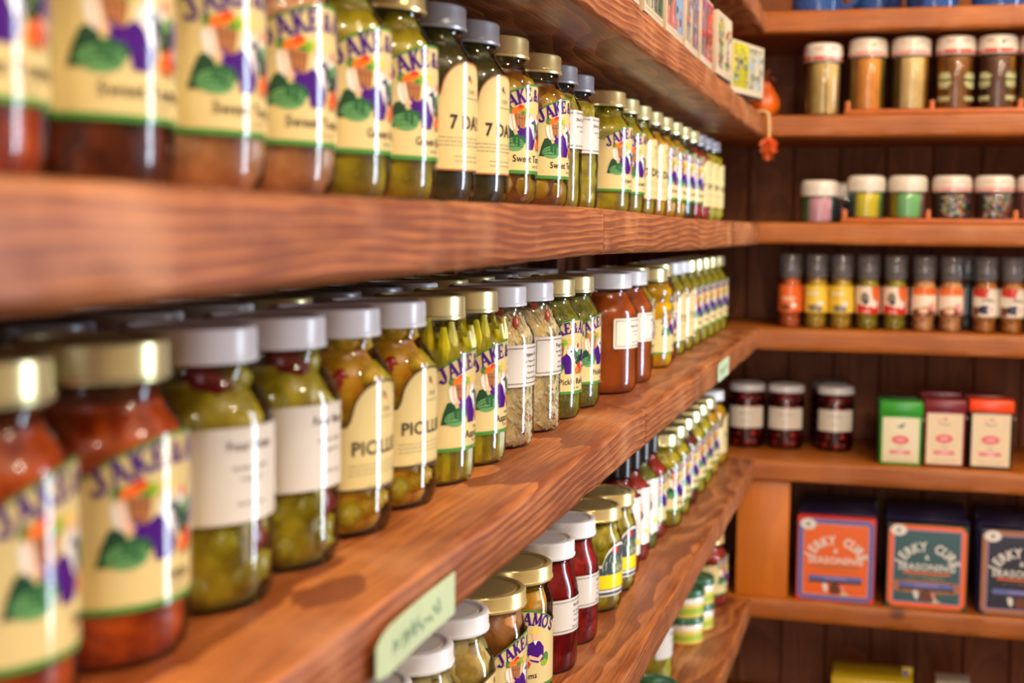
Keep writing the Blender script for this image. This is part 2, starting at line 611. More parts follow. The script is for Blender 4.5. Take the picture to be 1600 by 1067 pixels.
def lab_farm(R, text, k=1.0, lines=('',)):
    """cream label with arched top, green edge, wordmark, farm picture and product name"""
    um = 42 * k
    half = min(76 * k, R * 1000 * 2.2)
    top = lambda u: (78 + 14 * (1 - (u / um) ** 2) if abs(u) < um else 76.5) * k
    bot = lambda u: 23.5 * k
    lb = Print()
    band(lb, -half, half, bot, top, 'cream', 0)
    p = Print()
    band(p, -um, um, lambda u: top(u) - 1.5 * k, top, 'green', 1)
    band(p, -half, half, bot, lambda u: bot(u) + 2.6 * k, 'green', 1)
    base = lambda u: (79.2 * k - 9.8 * k * (u / (36 * k)) ** 2)
    p.letters('JAKE', -35 * k, 8.3 * k, 10.4 * k, 'purple', base)
    p.letters('&', -1.0 * k, 7 * k, 9.8 * k, 'purple', base)
    p.letters('AMOS', 8.0 * k, 9.0 * k, 10.4 * k, 'purple', base)
    p.ell(-37.5 * k, 71 * k, 1.6 * k, 1.1 * k, 'purple', 3)
    farm_art(p, k * 0.97)
    for i, (t, dy, sz) in enumerate(text):
        p.text(t, 0, dy * k, sz * k, 'ink', 3, 0.012)
    fine_lines(p, -70 * k, -46 * k, [66 * k, 63 * k, 58 * k, 54 * k, 48 * k], seed=3)
    fine_lines(p, 46 * k, 70 * k, [66 * k, 63 * k, 58 * k, 54 * k, 48 * k], seed=5)
    p.rect(-58 * k, -52 * k, 29 * k, 42 * k, 'ink_soft', 2)
    return lb, p


def lab_tab(R, title, k=1.0, bold=.03, size=9.5, v0=20, side=66, tab=90, tw=25, border='ink'):
    half = min(62 * k, R * 1000 * 2.0)
    def top(u):
        a = abs(u) / (tw * k)
        return (side + (tab - side) * math.sqrt(max(0, 1 - a ** 2.6)) if a < 1 else side) * k
    bot = lambda u: v0 * k
    lb = Print()
    band(lb, -half, half, bot, top, 'cream', 0, 2.0)
    p = Print()
    band(p, -half, half, bot, lambda u: bot(u) + 1.1 * k, border, 1)
    us = [-half + 2 * half * i / 60 for i in range(61)]
    p.line([(u, top(u) - .5 * k) for u in us], 1.1 * k, border, 1)
    p.text(title, 0, 47 * k, size * k, 'ink', 2, bold)
    fine_lines(p, -26 * k, 26 * k, [41 * k, 38.5 * k, 36 * k], seed=2)
    fine_lines(p, -14 * k, 14 * k, [29 * k, 26 * k], seed=9)
    fine_lines(p, -60 * k, -36 * k, [44 * k, 41 * k, 38 * k, 35 * k, 32 * k], seed=4)
    p.text('OAK', 3 * k, 70 * k, 4.2 * k, 'ink_soft', 2)
    p.line([(-8 * k, 67 * k), (14 * k, 67 * k)], .5 * k, 'ink_soft', 2)
    p.ell(0, 80 * k, 1.2 * k, 2 * k, 'navy', 2)
    p.ell(2 * k, 78 * k, .9 * k, 1.4 * k, 'orange', 3)
    return lb, p


def lab_white(R, lines, v0, v1, half, border=True, m='paper'):
    rr = 2.2
    def top(u):
        a = half - abs(u)
        return v1 - (rr - math.sqrt(max(0, rr * rr - (rr - a) ** 2)) if a < rr else 0)
    bot = lambda u: v0 + (v1 - top(u))
    lb = Print()
    us = [-half, -half + .6, -half + 1.4, -half + 2.2]
    us = us + [-half + 2.2 + (2 * half - 4.4) * i / 24 for i in range(1, 24)] + [-u for u in reversed(us)]
    for a, b in zip(us, us[1:]):
        lb.poly([(a, bot(a)), (b, bot(b)), (b, top(b)), (a, top(a))], m, 0)
    p = Print()
    if border:
        for y in (v0 + 2.6, v1 - 2.6):
            p.line([(-half + 3 + (2 * half - 6) * i / 60, y + (.45 if i % 2 else -.45)) for i in range(61)], .4, 'ink', 1)
        for x in (-half + 3, half - 3):
            p.line([(x + (.45 if i % 2 else -.45), v0 + 2.6 + (v1 - v0 - 5.2) * i / 24) for i in range(25)], .4, 'ink', 1)
    h = v1 - v0
    for i, (t, f, sz) in enumerate(lines):
        p.text(t, 0, v0 + h * f, sz, 'ink', 2, 0.008)
    return lb, p


def lab_olive(R):
    half = 55
    top = lambda u: 52 + (22 * math.sqrt(max(0, 1 - (u / 24) ** 2)) if abs(u) < 24 else 0)
    bot = lambda u: 18
    lb = Print()
    band(lb, -half, half, bot, top, 'white', 0, 2.0)
    p = Print()
    band(p, -half, half, lambda u: 25, lambda u: top(u) - 3, 'slate', 1, 2.0)
    band(p, -half, half, lambda u: 19.5, lambda u: 22.5, 'slate', 1)
    r = random.Random(3)
    for i in range(90):
        x, y = r.gauss(-2, 13), r.uniform(34, 56)
        if y < top(x) - 6:
            p.line([(x, y), (x + r.uniform(-3, 3), y + r.uniform(3, 8))], .7, r.choice(['sage', 'sage', 'lime', 'white']), 2 + i * .01)
    p.rect(-36, 36, 26, 41, 'yellow', 4)
    p.ell(-8, 67, 5, 4.6, 'red', 4)
    fine_lines(p, -14, 14, [36, 33], 'ink', .7, 6)
    return lb, p


def lab_sketch(R):
    half = 60
    lb = Print()
    band(lb, -half, half, lambda u: 22, lambda u: 84 + 8 * math.cos(u / half * PI / 2), 'white', 0, 3)
    p = Print()
    r = random.Random(11)
    for cx in (-22, 22):
        p.ell(cx, 62, 9, 12, 'sage', 1)
        p.ell(cx + 2, 66, 6, 7, 'skin', 2)
        p.ell(cx + 1, 58, 7, 6, 'brown', 2.4)
        for i in range(26):
            x, y = cx + r.gauss(0, 7), 60 + r.gauss(0, 10)
            p.line([(x, y), (x + r.uniform(-4, 4), y + r.uniform(-4, 4))], .8, r.choice(['brown', 'ink_soft', 'purple', 'orange']), 3 + i * .02)
    for i in range(9):
        p.ell(-48 + i * 12, 36 + r.uniform(-4, 4), 4.5, 3.6, r.choice(['yellow', 'orange', 'yellow', 'lime']), 2)
    return lb, p


# ------------------------------------------------------------------ jars
def shape(R, h, neck, lid_r, lid_h=.0165, sh0=.66, foot=.0060):
    zt = h - lid_h
    za = h * sh0
    body = [(0, .0012), (R * .55, .0008), (R * .84, 0), (R * .93, .001), (R * .985, foot), (R, foot * 2.2), (R, za)]
    zn = zt - .004
    for i in range(1, 8):
        t = i / 7
        s = t * t * (3 - 2 * t)
        body.append((R + (neck - R) * s, za + (zn - za) * (t ** .85)))
    body += [(neck + .0012, zn + .001), (neck + .0012, zn + .0025), (neck, zn + .004), (neck, h - .003)]
    return dict(R=R, h=h, neck=neck, lid_r=lid_r, lid_h=lid_h, body=body, za=za)


SH = {
    'tall': shape(.0388, .128, .0285, .0315),
    'slim': shape(.0335, .128, .0250, .0285),
    'wide': shape(.0450, .127, .0340, .0375, sh0=.64),
    'broad': shape(.0385, .125, .0345, .0375, .014, sh0=.70),
    'squat': shape(.0375, .130, .0290, .0325, .0145, sh0=.66),
    'jelly': shape(.0365, .122, .0290, .0325, sh0=.58),
    'olive': shape(.0368, .112, .0310, .0350, .015, sh0=.66),
    'cherry': shape(.0345, .120, .0300, .0335, .014, sh0=.72),
}
_b = shape(.0285, .188, .0140, .0165, .074, sh0=.45)
SH['bottle'] = _b
_m = shape(.0415, .125, .0300, .0330)
_m['body'] = [(0, .001), (.034, 0), (.039, .003), (.0412, .008), (.0415, .02), (.0415, .072), (.0405, .079), (.0375, .083), (.0378, .087), (.0405, .092), (.0402, .098), (.036, .104), (.031, .107), (.030, .11), (.030, .122)]
SH['mustard'] = _m


def make_lid(s, m, name='lid'):
    r, h, t = s['lid_r'], s['h'], s['lid_h']
    z0 = h - t
    prof = [(r - .002, z0), (r + .0005, z0 + .0004), (r + .0008, z0 + .0022), (r, z0 + .0036), (r, h - .0022), (r - .0006, h - .0008), (r - .002, h),
            (r - .0045, h), (r - .0055, h - .0022), (r - .0075, h - .0022), (r - .0085, h - .0012), (r * .45, h - .0012), (0, h - .001)]
    return lathe(name, prof, m, 40)


def make_cap(s, m):
    r, h = s['lid_r'], s['h']
    z0 = h - s['lid_h']
    return lathe('cap', [(r - .001, z0), (r, z0 + .001), (r, h - .004), (r - .001, h - .001), (r - .003, h), (0, h)], m, 24)


def inset(body, d, ztop):
    out = []
    for r, z in body:
        if z > ztop:
            break
        out.append((max(0, r - d), max(z, .0014)))
    out.append((out[-1][0], ztop))
    out.append((0, ztop))
    return out


BLOB = None
PIECE = {}


def blob(kind, m):
    key = (kind, m)
    if key in PIECE:
        return PIECE[key]
    bm = bmesh.new()
    rr = random.Random(hash(kind) % 99 if False else len(kind) * 7 + len(m))
    if kind == 'spear':
        add_tube(bm, [(0, 0, 0), (.0002, 0, .02), (-.0002, .0003, .05), (.0002, 0, .078), (0, 0, .088)], [.0037, .0039, .0038, .0034, .0014], 7)
        # scale leaves near the tip
        for k in range(5):
            a = k * 2.4
            x, y, z = .0034 * math.cos(a), .0034 * math.sin(a), .058 + k * .005
            v = [bm.verts.new((x - .0014 * math.sin(a), y + .0014 * math.cos(a), z)), bm.verts.new((x + .0014 * math.sin(a), y - .0014 * math.cos(a), z)), bm.verts.new((x * 1.15, y * 1.15, z + .006))]
            bm.faces.new(v)
    elif kind == 'floret':
        for k in range(5):
            a = k * 1.256
            m_ = Matrix.Translation((.45 * math.cos(a), .45 * math.sin(a), .3)) if k < 4 else Matrix.Translation((0, 0, .55))
            bmesh.ops.create_icosphere(bm, subdivisions=1, radius=.62, matrix=m_)
        add_tube(bm, [(0, 0, -.9), (0, 0, .2)], [.3, .45], 6)
    elif kind == 'ring':
        n = 12
        vs = []
        for i in range(n):
            a = 2 * PI * i / n
            vs.append([bm.verts.new((math.cos(a) * r, math.sin(a) * r, z)) for r, z in ((1, -.25), (1, .25), (.62, .25), (.62, -.25))])
        for i in range(n):
            for k in range(4):
                bm.faces.new((vs[i][k], vs[(i + 1) % n][k], vs[(i + 1) % n][(k + 1) % 4], vs[i][(k + 1) % 4]))
    else:
        bmesh.ops.create_icosphere(bm, subdivisions=1 if kind != 'globe' else 2, radius=1)
        for v in bm.verts:
            v.co *= 1 + (rr.uniform(-.14, .14) if kind != 'globe' else 0)
            if kind == 'strip':
                v.co.z *= 1.0
    PIECE[key] = finish(bm, 'piece', m, angle=3.2 if kind in ('oval', 'globe', 'floret') else .8)
    return PIECE[key]


def clear_of_label(az, z, lab):
    if not lab:
        return True
    h, v0, v1 = lab
    return not (abs(az) < h and v0 < z < v1)


def pieces_for(s, spec, seed, lab):
    """positions of the pieces lying against the glass"""
    r = random.Random(seed)
    out = []
    kinds = spec['kinds']
    size = spec['size']
    z = size * .9 + .002
    top = s['h'] - s['lid_h'] - .006
    def rad(zz):
        b = s['body']
        for (r0, z0), (r1, z1) in zip(b, b[1:]):
            if z0 <= zz <= z1 and z1 > z0:
                return r0 + (r1 - r0) * (zz - z0) / (z1 - z0)
        return b[-1][0]
    row = 0
    while z < top:
        R = rad(z) - .0016
        n = max(5, int(2 * PI * (R - size * .6) / (size * 1.75)))
        for i in range(n):
            az = (i + .5 * (row % 2) + r.uniform(-.2, .2)) / n * 2 * PI
            az = (az + PI) % (2 * PI) - PI
            if not -2.75 < az < 1.2:
                continue
            if not clear_of_label(az, z, lab):
                continue
            k = r.choices(range(len(kinds)), [q[3] for q in kinds])[0]
            kind, nm, m, _, sc = kinds[k]
            f = r.uniform(.85, 1.15)
            sc = (sc[0] * size * f, sc[1] * size * f, sc[2] * size * f)
            rr = max(.004, R - max(size * .92 * f, .002))
            out.append((kind, nm, m, (rr * math.cos(az), rr * math.sin(az), z + r.uniform(-.15, .15) * size), (r.uniform(-.6, .6), r.uniform(-.6, .6), az + r.uniform(-.5, .5)), sc))
        z += size * 1.55
        row += 1
    return out


def core_mat(name, a, b, scale=70, rough=.35, bump=.4):
    return mat(name, a, rough, rgb2=b, scale=scale, bump=bump)


core_mat('brine_olive', (186, 170, 22), (140, 122, 10))
core_mat('brine_dark', (76, 72, 20), (44, 42, 10))
core_mat('brine_gold', (228, 172, 18), (184, 116, 8))
core_mat('brine_brown', (150, 92, 16), (98, 50, 8))
core_mat('salsa', (226, 96, 14), (172, 54, 6), 140, .3, .8)
core_mat('salsa_dark', (122, 48, 8), (74, 18, 4), 120, .3, .7)
core_mat('relish', (160, 158, 30), (112, 116, 12), 160, .3, .8)
core_mat('slaw', (252, 228, 160), (240, 204, 124), 160, .35, .4)
core_mat('apple_butter', (186, 88, 20), (162, 70, 10), 40, .25, .1)
core_mat('mustard', (242, 186, 0), (226, 160, 0), 30, .25, .1)
core_mat('red_jelly', (150, 6, 20), (84, 0, 10), 60, .15, .1)
core_mat('red_jam', (186, 26, 26), (120, 10, 12), 130, .25, .4)
core_mat('cherry_red', (84, 6, 10), (44, 0, 4), 90, .2, .5)
core_mat('garlic_core', (196, 170, 84), (150, 120, 44), 80)
core_mat('pink_core', (218, 152, 96), (180, 104, 50), 60)
core_mat('yellow_core', (206, 160, 6), (160, 104, 0), 60)
core_mat('red_core', (176, 44, 10), (120, 20, 6), 60)
core_mat('pale_green', (200, 194, 76), (156, 150, 34), 60)
core_mat('sauce_red', (170, 34, 14), (130, 16, 6), 60)
core_mat('sauce_green', (120, 120, 22), (80, 84, 10), 60)
mat('olive_veg', (188, 176, 30), .3, var=.35, scale=90)
mat('dark_veg', (104, 102, 26), .3, var=.4, scale=70)
mat('green_veg', (172, 178, 36), .3, var=.3, scale=90)
mat('asparagus', (232, 218, 30), .3, rgb2=(184, 174, 14), scale=110)
mat('yellow_veg', (252, 206, 34), .3, var=.3, scale=90)
mat('lime_veg', (214, 194, 40), .3, var=.3, scale=90)
mat('red_veg', (190, 30, 22), .28, var=.3, scale=60)
mat('dark_red_veg', (140, 18, 26), .28, var=.3, scale=60)
mat('orange_veg', (232, 104, 24), .3, var=.3, scale=60)
mat('tomato_green', (204, 164, 36), .28, rgb2=(170, 122, 14), scale=40)
mat('mushroom', (220, 184, 110), .35, var=.25, scale=60)
mat('egg_tan', (204, 148, 92), .3, rgb2=(178, 108, 56), scale=40)
mat('garlic', (220, 200, 126), .32, var=.2, scale=80)
mat('white_shred', (252, 236, 184), .4, var=.3, scale=90)
mat('pepper_red', (206, 66, 28), .3)
mat('black_cap', (22, 22, 28), .25)
mat('pink_veg', (228, 170, 120), .3, var=.3, scale=60)

OV = (1.1, .9, .95)
CONT = {
    'green_pickles': dict(core='brine_olive', size=.0115, kinds=[('oval', 'pickle_slice', 'olive_veg', 5, (.8, 1.15, .95)), ('oval', 'pickle_slice', 'green_veg', 2, (.8, 1.1, 1.2))]),
    'dark_pickles': dict(core='brine_dark', size=.014, kinds=[('oval', 'pickle', 'dark_veg', 5, (.75, .95, 1.6))]),
    'tomatoes': dict(core='brine_brown', inset=0.0042, size=.015, kinds=[('globe', 'green_tomato', 'tomato_green', 5, (1, 1, 1)), ('oval', 'pepper_piece', 'orange_veg', 1, (.5, .9, .8))]),
    'olives': dict(core='brine_olive', size=.0105, kinds=[('globe', 'stuffed_olive', 'lime_veg', 5, (.9, 1, 1.05)), ('oval', 'pepper_piece', 'red_veg', 1, (.5, .8, .7))]),
    'pepperoncini': dict(core='brine_olive', size=.012, kinds=[('oval', 'pepper', 'olive_veg', 4, (.7, .9, 1.5)), ('oval', 'pepper_piece', 'orange_veg', 1, (.5, .9, .8))]),
    'mixed': dict(core='brine_olive', inset=.0062, size=.0115, kinds=[('oval', 'vegetable_piece', 'olive_veg', 5, OV), ('oval', 'vegetable_piece', 'lime_veg', 2, (.7, 1.2, .8)), ('oval', 'pepper_piece', 'dark_red_veg', 4, (.8, 1.1, 1.2))]),
    'piccalilli': dict(core='brine_gold', inset=.0068, size=.0118, kinds=[('floret', 'cauliflower_floret', 'yellow_veg', 6, (.95, .95, .95)), ('oval', 'vegetable_piece', 'lime_veg', 2, OV), ('oval', 'pepper_piece', 'orange_veg', 1, (.5, .9, 1.0)), ('oval', 'pepper_piece', 'red_veg', .6, (.5, .9, .9))]),
    'salsa': dict(core='salsa', size=.012, kinds=[('oval', 'tomato_piece', 'orange_veg', 3, (.6, 1, .8)), ('oval', 'tomato_piece', 'red_veg', 1, (.5, .9, .7))]),
    'dark_salsa': dict(core='salsa_dark', size=.013, kinds=[('oval', 'tomato_piece', 'red_veg', 2, (.5, 1, .8)), ('oval', 'pepper_piece', 'brown', 2, (.6, .9, .9))]),
    'eggs': dict(core='pink_core', inset=0.004, size=.017, kinds=[('globe', 'pickled_egg', 'pink_veg', 4, (1, 1, 1.15)), ('oval', 'pepper_piece', 'pepper_red', 1, (.4, .8, .6))]),
    'mushrooms': dict(core='brine_gold', inset=0.0055, size=.012, kinds=[('globe', 'mushroom', 'mushroom', 4, (1, 1, .8)), ('oval', 'mushroom', 'garlic', 2, (.7, .7, 1.1))]),
    'tan_eggs': dict(core='brine_brown', inset=0.0055, size=.017, kinds=[('globe', 'pickled_egg', 'egg_tan', 4, (1, 1, 1.15)), ('oval', 'pepper_piece', 'orange_veg', .7, (.4, .8, .6))]),
    'garlic': dict(core='garlic_core', inset=0.0045, size=.010, kinds=[('oval', 'garlic_clove', 'garlic', 4, (.8, .9, 1.5))]),
    'stuffed_olives': dict(core='brine_olive', inset=0.0045, size=.0098, kinds=[('globe', 'olive', 'olive_veg', 4, (.95, .95, 1.15)), ('globe', 'olive', 'lime_veg', 2, (.95, .95, 1.1))]),
    'cherries': dict(core='cherry_red', size=.0105, kinds=[('globe', 'cherry', 'dark_red_veg', 4, (1, 1, 1)), ('globe', 'cherry', 'red_veg', 1, (1, 1, 1))]),
    'yellow': dict(core='yellow_core', size=.012, kinds=[('oval', 'vegetable_piece', 'yellow_veg', 4, OV), ('oval', 'pepper_piece', 'orange_veg', 1, (.6, 1, .9))]),
    'red': dict(core='red_core', size=.012, kinds=[('oval', 'pepper_piece', 'red_veg', 3, OV), ('oval', 'pepper_piece', 'orange_veg', 1, OV)]),
    'pale': dict(core='pale_green', size=.013, kinds=[('oval', 'pickle_chunk', 'lime_veg', 4, OV), ('oval', 'pickle_chunk', 'green_veg', 2, OV)]),
    'relish': dict(core='relish'), 'apple_butter': dict(core='apple_butter'), 'mustard': dict(core='mustard'),
    'red_jelly': dict(core='red_jelly'), 'red_jam': dict(core='red_jam'), 'sauce_red': dict(core='sauce_red'), 'sauce_green': dict(core='sauce_green'),
    'slaw': dict(core='slaw'), 'asparagus': dict(core='brine_olive'),
}
MCACHE = {}


def cached(key, fn):
    if key not in MCACHE:
        MCACHE[key] = fn()
    return MCACHE[key]


LAB = {
    # key: (builder, azimuth half-width and z range hidden behind it)
    'sweet': lambda R: lab_farm(R, [('Sweet Tomatoes', 32.4, 7.6), ('16 FL. OZ.', 28.4, 2.6)]),
    'asparagus': lambda R: lab_farm(R, [('Pickled', 37.2, 3.2), ('Asparagus', 31.6, 7.6), ('16 FL. OZ.', 28, 3.0)]),
    'pickle_relish': lambda R: lab_farm(R, [('Pickle Relish', 32.3, 7.6), ('16 FL. OZ.', 28, 2.8)]),
    'mushrooms': lambda R: lab_farm(R, [('Mushrooms', 32.3, 7.4), ('16 fl. oz.', 28, 3)]),
    'green_beans': lambda R: lab_farm(R, [('Green Beans', 32.5, 7), ('16 FL. OZ.', 28.4, 2.6)]),
    'salsa': lambda R: lab_farm(R, [('Salsa', 32.5, 7), ('16 FL. OZ.', 28.4, 2.6)]),
    'farm_bottle': lambda R: lab_farm(R, [('Sauce', 33, 5.6)], .95),
    'farm_mustard': lambda R: lab_farm(R, [('Mustard', 33, 5)], .80),
    'seven_day': lambda R: lab_tab(R, '7 DAY', border='basket', size=12.5),
    'picilli': lambda R: lab_tab(R, 'PICILLILLI', size=11, bold=.02, v0=27, side=64, tab=88),
    'garlic': lambda R: lab_tab(R, 'GARLIC', 1.0, v0=16, side=54, tab=86, tw=32),
    'slaw': lambda R: lab_white(R, [('Pepper Slaw', .72, 4.6), ('Ing. Peppers, Cabbage,', .58, 2.5), ('Vinegar and Salt', .46, 2.5), ('Net Wt. 16 oz.', .30, 2.5), ('Keep Refrigerated', .18, 2.5)], 49, 82, 38),
    'four_bean': lambda R: lab_white(R, [('Four Bean', .76, 6.4), ('Ing. Beans, Peppers,', .56, 2.6), ('Vinegar, Salt', .44, 2.6), ('Net Wt. 16 oz.', .18, 2.6)], 41, 84, 40, False),
    'apple': lambda R: lab_white(R, [('Apple Butter', .70, 3.8), ('Ing. Apples, Sugar,', .54, 2.2), ('Spices', .42, 2.2), ('Net Wt. 18 oz.', .18, 2.2)], 48, 80, 34, True, 'ivory'),
    'sprouts': lambda R: lab_white(R, [('Dilled Sprouts', .72, 4), ('Ing. Vinegar, Water,', .56, 2.2), ('Salt, Dill', .44, 2.2)], 54, 88, 36),
    'beet': lambda R: lab_white(R, [('Red Beet', .74, 4), ('Ing. Beets, Sugar,', .58, 2.2), ('Pectin, Lemon', .46, 2.2), ('Net Wt. 16 oz.', .30, 2.2), ('Keep in a cool place', .14, 2.2)], 38, 70, 40),
    'plain': lambda R: lab_white(R, [('Red Cherries', .66, 4.4), ('Net Wt. 14 oz.', .3, 2.4)], 38, 78, 37, False, 'ivory'),
    'olive': lab_olive, 'sketch': lab_sketch,
}
LABAREA = {'sweet': (1.9, .027, .074), 'slaw': (.9, .052, .080), 'four_bean': (.95, .044, .082), 'apple': (.7, .05, .078), 'sprouts': (.95, .056, .086), 'beet': (.95, .04, .068),
           'plain': (.95, .04, .076), 'olive': (1.4, .022, .05), 'seven_day': (1.5, .024, .062), 'picilli': (1.5, .03, .06), 'garlic': (1.3, .02, .04), 'sketch': (1.9, .03, .08)}


def jar_proto(shp, lidm, content, lab, joined=False, name='pickle_jar', rz=0.0):
    """one complete jar at the origin; returns its root"""
    s = SH[shp]
    R = s['R']
    root = thing(name)
    link('glass', cached(('glass', shp), lambda: lathe('glass', s['body'], GLASS, 40)), root)
    if shp == 'bottle':
        link('cap', cached(('cap', lidm), lambda: make_cap(s, lidm)), root)
    else:
        link('lid', cached(('lid', shp, lidm), lambda: make_lid(s, lidm)), root)
    spec = CONT[content]
    solid = 'kinds' not in spec and content not in ('asparagus', 'slaw')
    d = .0018 if solid else (.0032 if content == 'slaw' else spec.get('inset', .0028))
    ztop = s['h'] - s['lid_h'] - (.003 if solid else .008)
    inner = link('contents' if solid else 'brine', cached(('core', shp, content), lambda: lathe('contents', inset(s['body'], d, ztop), spec['core'], 28)), root)
    if lab:
        key = (lab, shp)
        if key not in LABEL_CACHE:
            lb, p = LAB[lab](R)
            LABEL_CACHE[key] = (lb.mesh('label', R, .0005, 4), p.mesh('print', R, .0007, 4))
        lm, pm = LABEL_CACHE[key]
        lo = link('label', lm, root, rot=(0, 0, rz))
        link('print', pm, lo)
    area_ = LABAREA.get(lab, LABAREA['sweet'] if lab else None)
    if 'kinds' in spec:
        ps = pieces_for(s, spec, len(content) * 13 + len(shp), area_)
        if joined:
            def build():
                bm = bmesh.new()
                mats = []
                for kind, nm, m, loc, rot, sc in ps:
                    if m not in mats:
                        mats.append(m)
                    src = blob(kind, m)
                    tmp = bmesh.new()
                    tmp.from_mesh(src)
                    M = Matrix.LocRotScale(Vector(loc), Matrix.Rotation(rot[2], 3, 'Z') @ Matrix.Rotation(rot[0], 3, 'X'), Vector(sc))
                    vm = {}
                    for v in tmp.verts:
                        vm[v.index] = bm.verts.new(M @ v.co)
                    for f in tmp.faces:
                        bm.faces.new([vm[v.index] for v in f.verts]).material_index = mats.index(m)
                    tmp.free()
                return finish(bm, 'pickled_pieces', mats)
            o = link('pickled_pieces', cached(('joined', shp, content, lab), build), root)
            o['kind'] = 'stuff'
        else:
            for kind, nm, m, loc, rot, sc in ps:
                link(nm, blob(kind, m), root, loc, rot, sc)
    if content == 'asparagus':
        r = random.Random(5)
        for i in range(15):
            a = -2.7 + i * (3.8 / 14)
            rr = R - .0062
            f = r.uniform(1.12, 1.28)
            link('asparagus_spear', blob('spear', 'asparagus'), root, (rr * math.cos(a), rr * math.sin(a), .003 + r.uniform(0, .003)), (r.uniform(-.03, .03), r.uniform(-.03, .03) - .06 * 0, r.uniform(0, 6)), (1.25, 1.25, f * .96))
    if content == 'slaw':
        def build():
            r = random.Random(9)
            bm = bmesh.new()
            for i in range(900):
                a, z = r.uniform(-2.8, 1.2), r.uniform(.005, s['h'] - s['lid_h'] - .008)
                if not clear_of_label(a, z, area_):
                    continue
                zz = min(z, s['h'] - s['lid_h'])
                rad = R if zz < s['za'] else R + (s['neck'] - R) * min(1, (zz - s['za']) / (s['h'] - s['lid_h'] - .004 - s['za']))
                rr = rad - .0032 - r.uniform(0, .0012)
                t = r.uniform(0, PI)
                ln = r.uniform(.004, .011)
                pts = []
                for k in (-1, 0, 1):
                    da, dz = ln * k * math.cos(t) / rr / 2, ln * k * math.sin(t) / 2
                    rk = rr - .0006 * abs(k)
                    pts.append((rk * math.cos(a + da), rk * math.sin(a + da), max(.002, z + dz)))
                add_tube(bm, pts, [.0018, .0026, .0015], 4)
            return finish(bm, 'cabbage_shreds', 'white_shred')
        o = link('cabbage_shreds', cached(('shreds', shp), build), root)
        o['kind'] = 'stuff'
        for a, z, sc in ((-1.15, .030, (.002, .0055, .0065)), (-.35, .097, (.002, .004, .008)), (.15, .022, (.002, .003, .004)), (-1.9, .02, (.002, .004, .004)), (-.8, .108, (.0015, .004, .004)), (-.2, .012, (.002, .003, .003))):
            rad = R - .002 if z < s['za'] else R - .002 + (s['neck'] - R) * (z - s['za']) / (s['h'] - s['lid_h'] - s['za'])
            link('pepper_piece', blob('oval', 'pepper_red'), root, (rad * math.cos(a) * .97, rad * math.sin(a) * .97, z), (0, 0, a), sc)
    return root


ORD = ['first', 'second', 'third', 'fourth', 'fifth', 'sixth', 'seventh', 'eighth', 'ninth', 'tenth', 'eleventh', 'twelfth', 'thirteenth', 'fourteenth', 'fifteenth', 'sixteenth',
       'seventeenth', 'eighteenth', 'nineteenth', 'twentieth', 'twenty-first', 'twenty-second', 'twenty-third', 'twenty-fourth', 'twenty-fifth', 'twenty-sixth']
PROTO = {}


def put_jar(x, y, z, key, rz, label, group, name='pickle_jar', cat='jar'):
    k = key + (name,)
    if k not in PROTO:
        r = jar_proto(*key, name=name)
        PROTO[k] = r
        index_kids()
        o = r
    else:
        o = copy_tree(PROTO[k])
    o.location = (x, y, z)
    o.rotation_euler = (0, 0, rz)
    tag(o, label, cat, group)
    return o


# ================================================================== THE SETTING
Y, Z, A, B, C, D, E_ = [CAMH + v for v in (0.3801, 0.2009, 0.0140, -0.1744, -0.4097, -0.6625, -0.9250)]
TH = .038
XF = -.225            # front plane of the shelves on the left wall
YB = 2.432            # front plane of the shelves on the back wall
XW, YW = -.545, 2.752  # planked faces of the two walls

mat('plaster', (132, 112, 88), .8, var=.08, scale=8)
mat('ceiling_paint', (150, 134, 112), .8, var=.06, scale=6)
mat('floor_wood', (92, 60, 38), .5, var=.3, scale=20)
mat('frame_wood', (150, 92, 50), .5, var=.2, scale=30)
struct(link('floor', box('floor', 'floor_wood', -.75, 2.4, -2.6, 2.95, -.05, 0)))
struct(link('ceiling', box('ceiling', 'ceiling_paint', -.75, 2.4, -2.6, 2.95, 2.7, 2.75)))
wl = struct(link('wall_left', box('wall_left', 'plank_wood', -.75, XW - .012, -2.6, 2.95, 0, 2.7)))
wb = struct(link('wall_back', box('wall_back', 'plank_wood', XW - .012, 2.4, YW + .012, 2.95, 0, 2.7)))
bm = bmesh.new()
for a in ((2.2, 2.4, -2.6, 2.17, 0, 2.7), (2.2, 2.4, 2.59, 2.752, 0, 2.7), (2.2, 2.4, 2.17, 2.59, 0, .3), (2.2, 2.4, 2.17, 2.59, 2.3, 2.7)):
    add_box(bm, *a)
struct(link('wall_right', finish(bm, 'wall_right', 'plaster', False)))
bm = bmesh.new()
for a in ((-.545, -.05, -2.6, -2.4, 0, 2.7), (.95, 2.2, -2.6, -2.4, 0, 2.7), (-.05, .95, -2.6, -2.4, 2.15, 2.7)):
    add_box(bm, *a)
struct(link('wall_front', finish(bm, 'wall_front', 'plaster', False)))
bm = bmesh.new()
for a in ((2.18, 2.22, 2.13, 2.17, .26, 2.34), (2.18, 2.22, 2.59, 2.63, .26, 2.34), (2.18, 2.22, 2.17, 2.59, .26, .30), (2.18, 2.22, 2.17, 2.59, 2.3, 2.34)):
    add_box(bm, *a, bev=.004)
struct(link('window_1', finish(bm, 'window_1', 'frame_wood')))
bm = bmesh.new()
for a in ((-.09, -.05, -2.42, -2.38, 0, 2.19), (.95, .99, -2.42, -2.38, 0, 2.19), (-.05, .95, -2.42, -2.38, 2.15, 2.19)):
    add_box(bm, *a, bev=.004)
struct(link('door_1', finish(bm, 'door_1', 'frame_wood')))


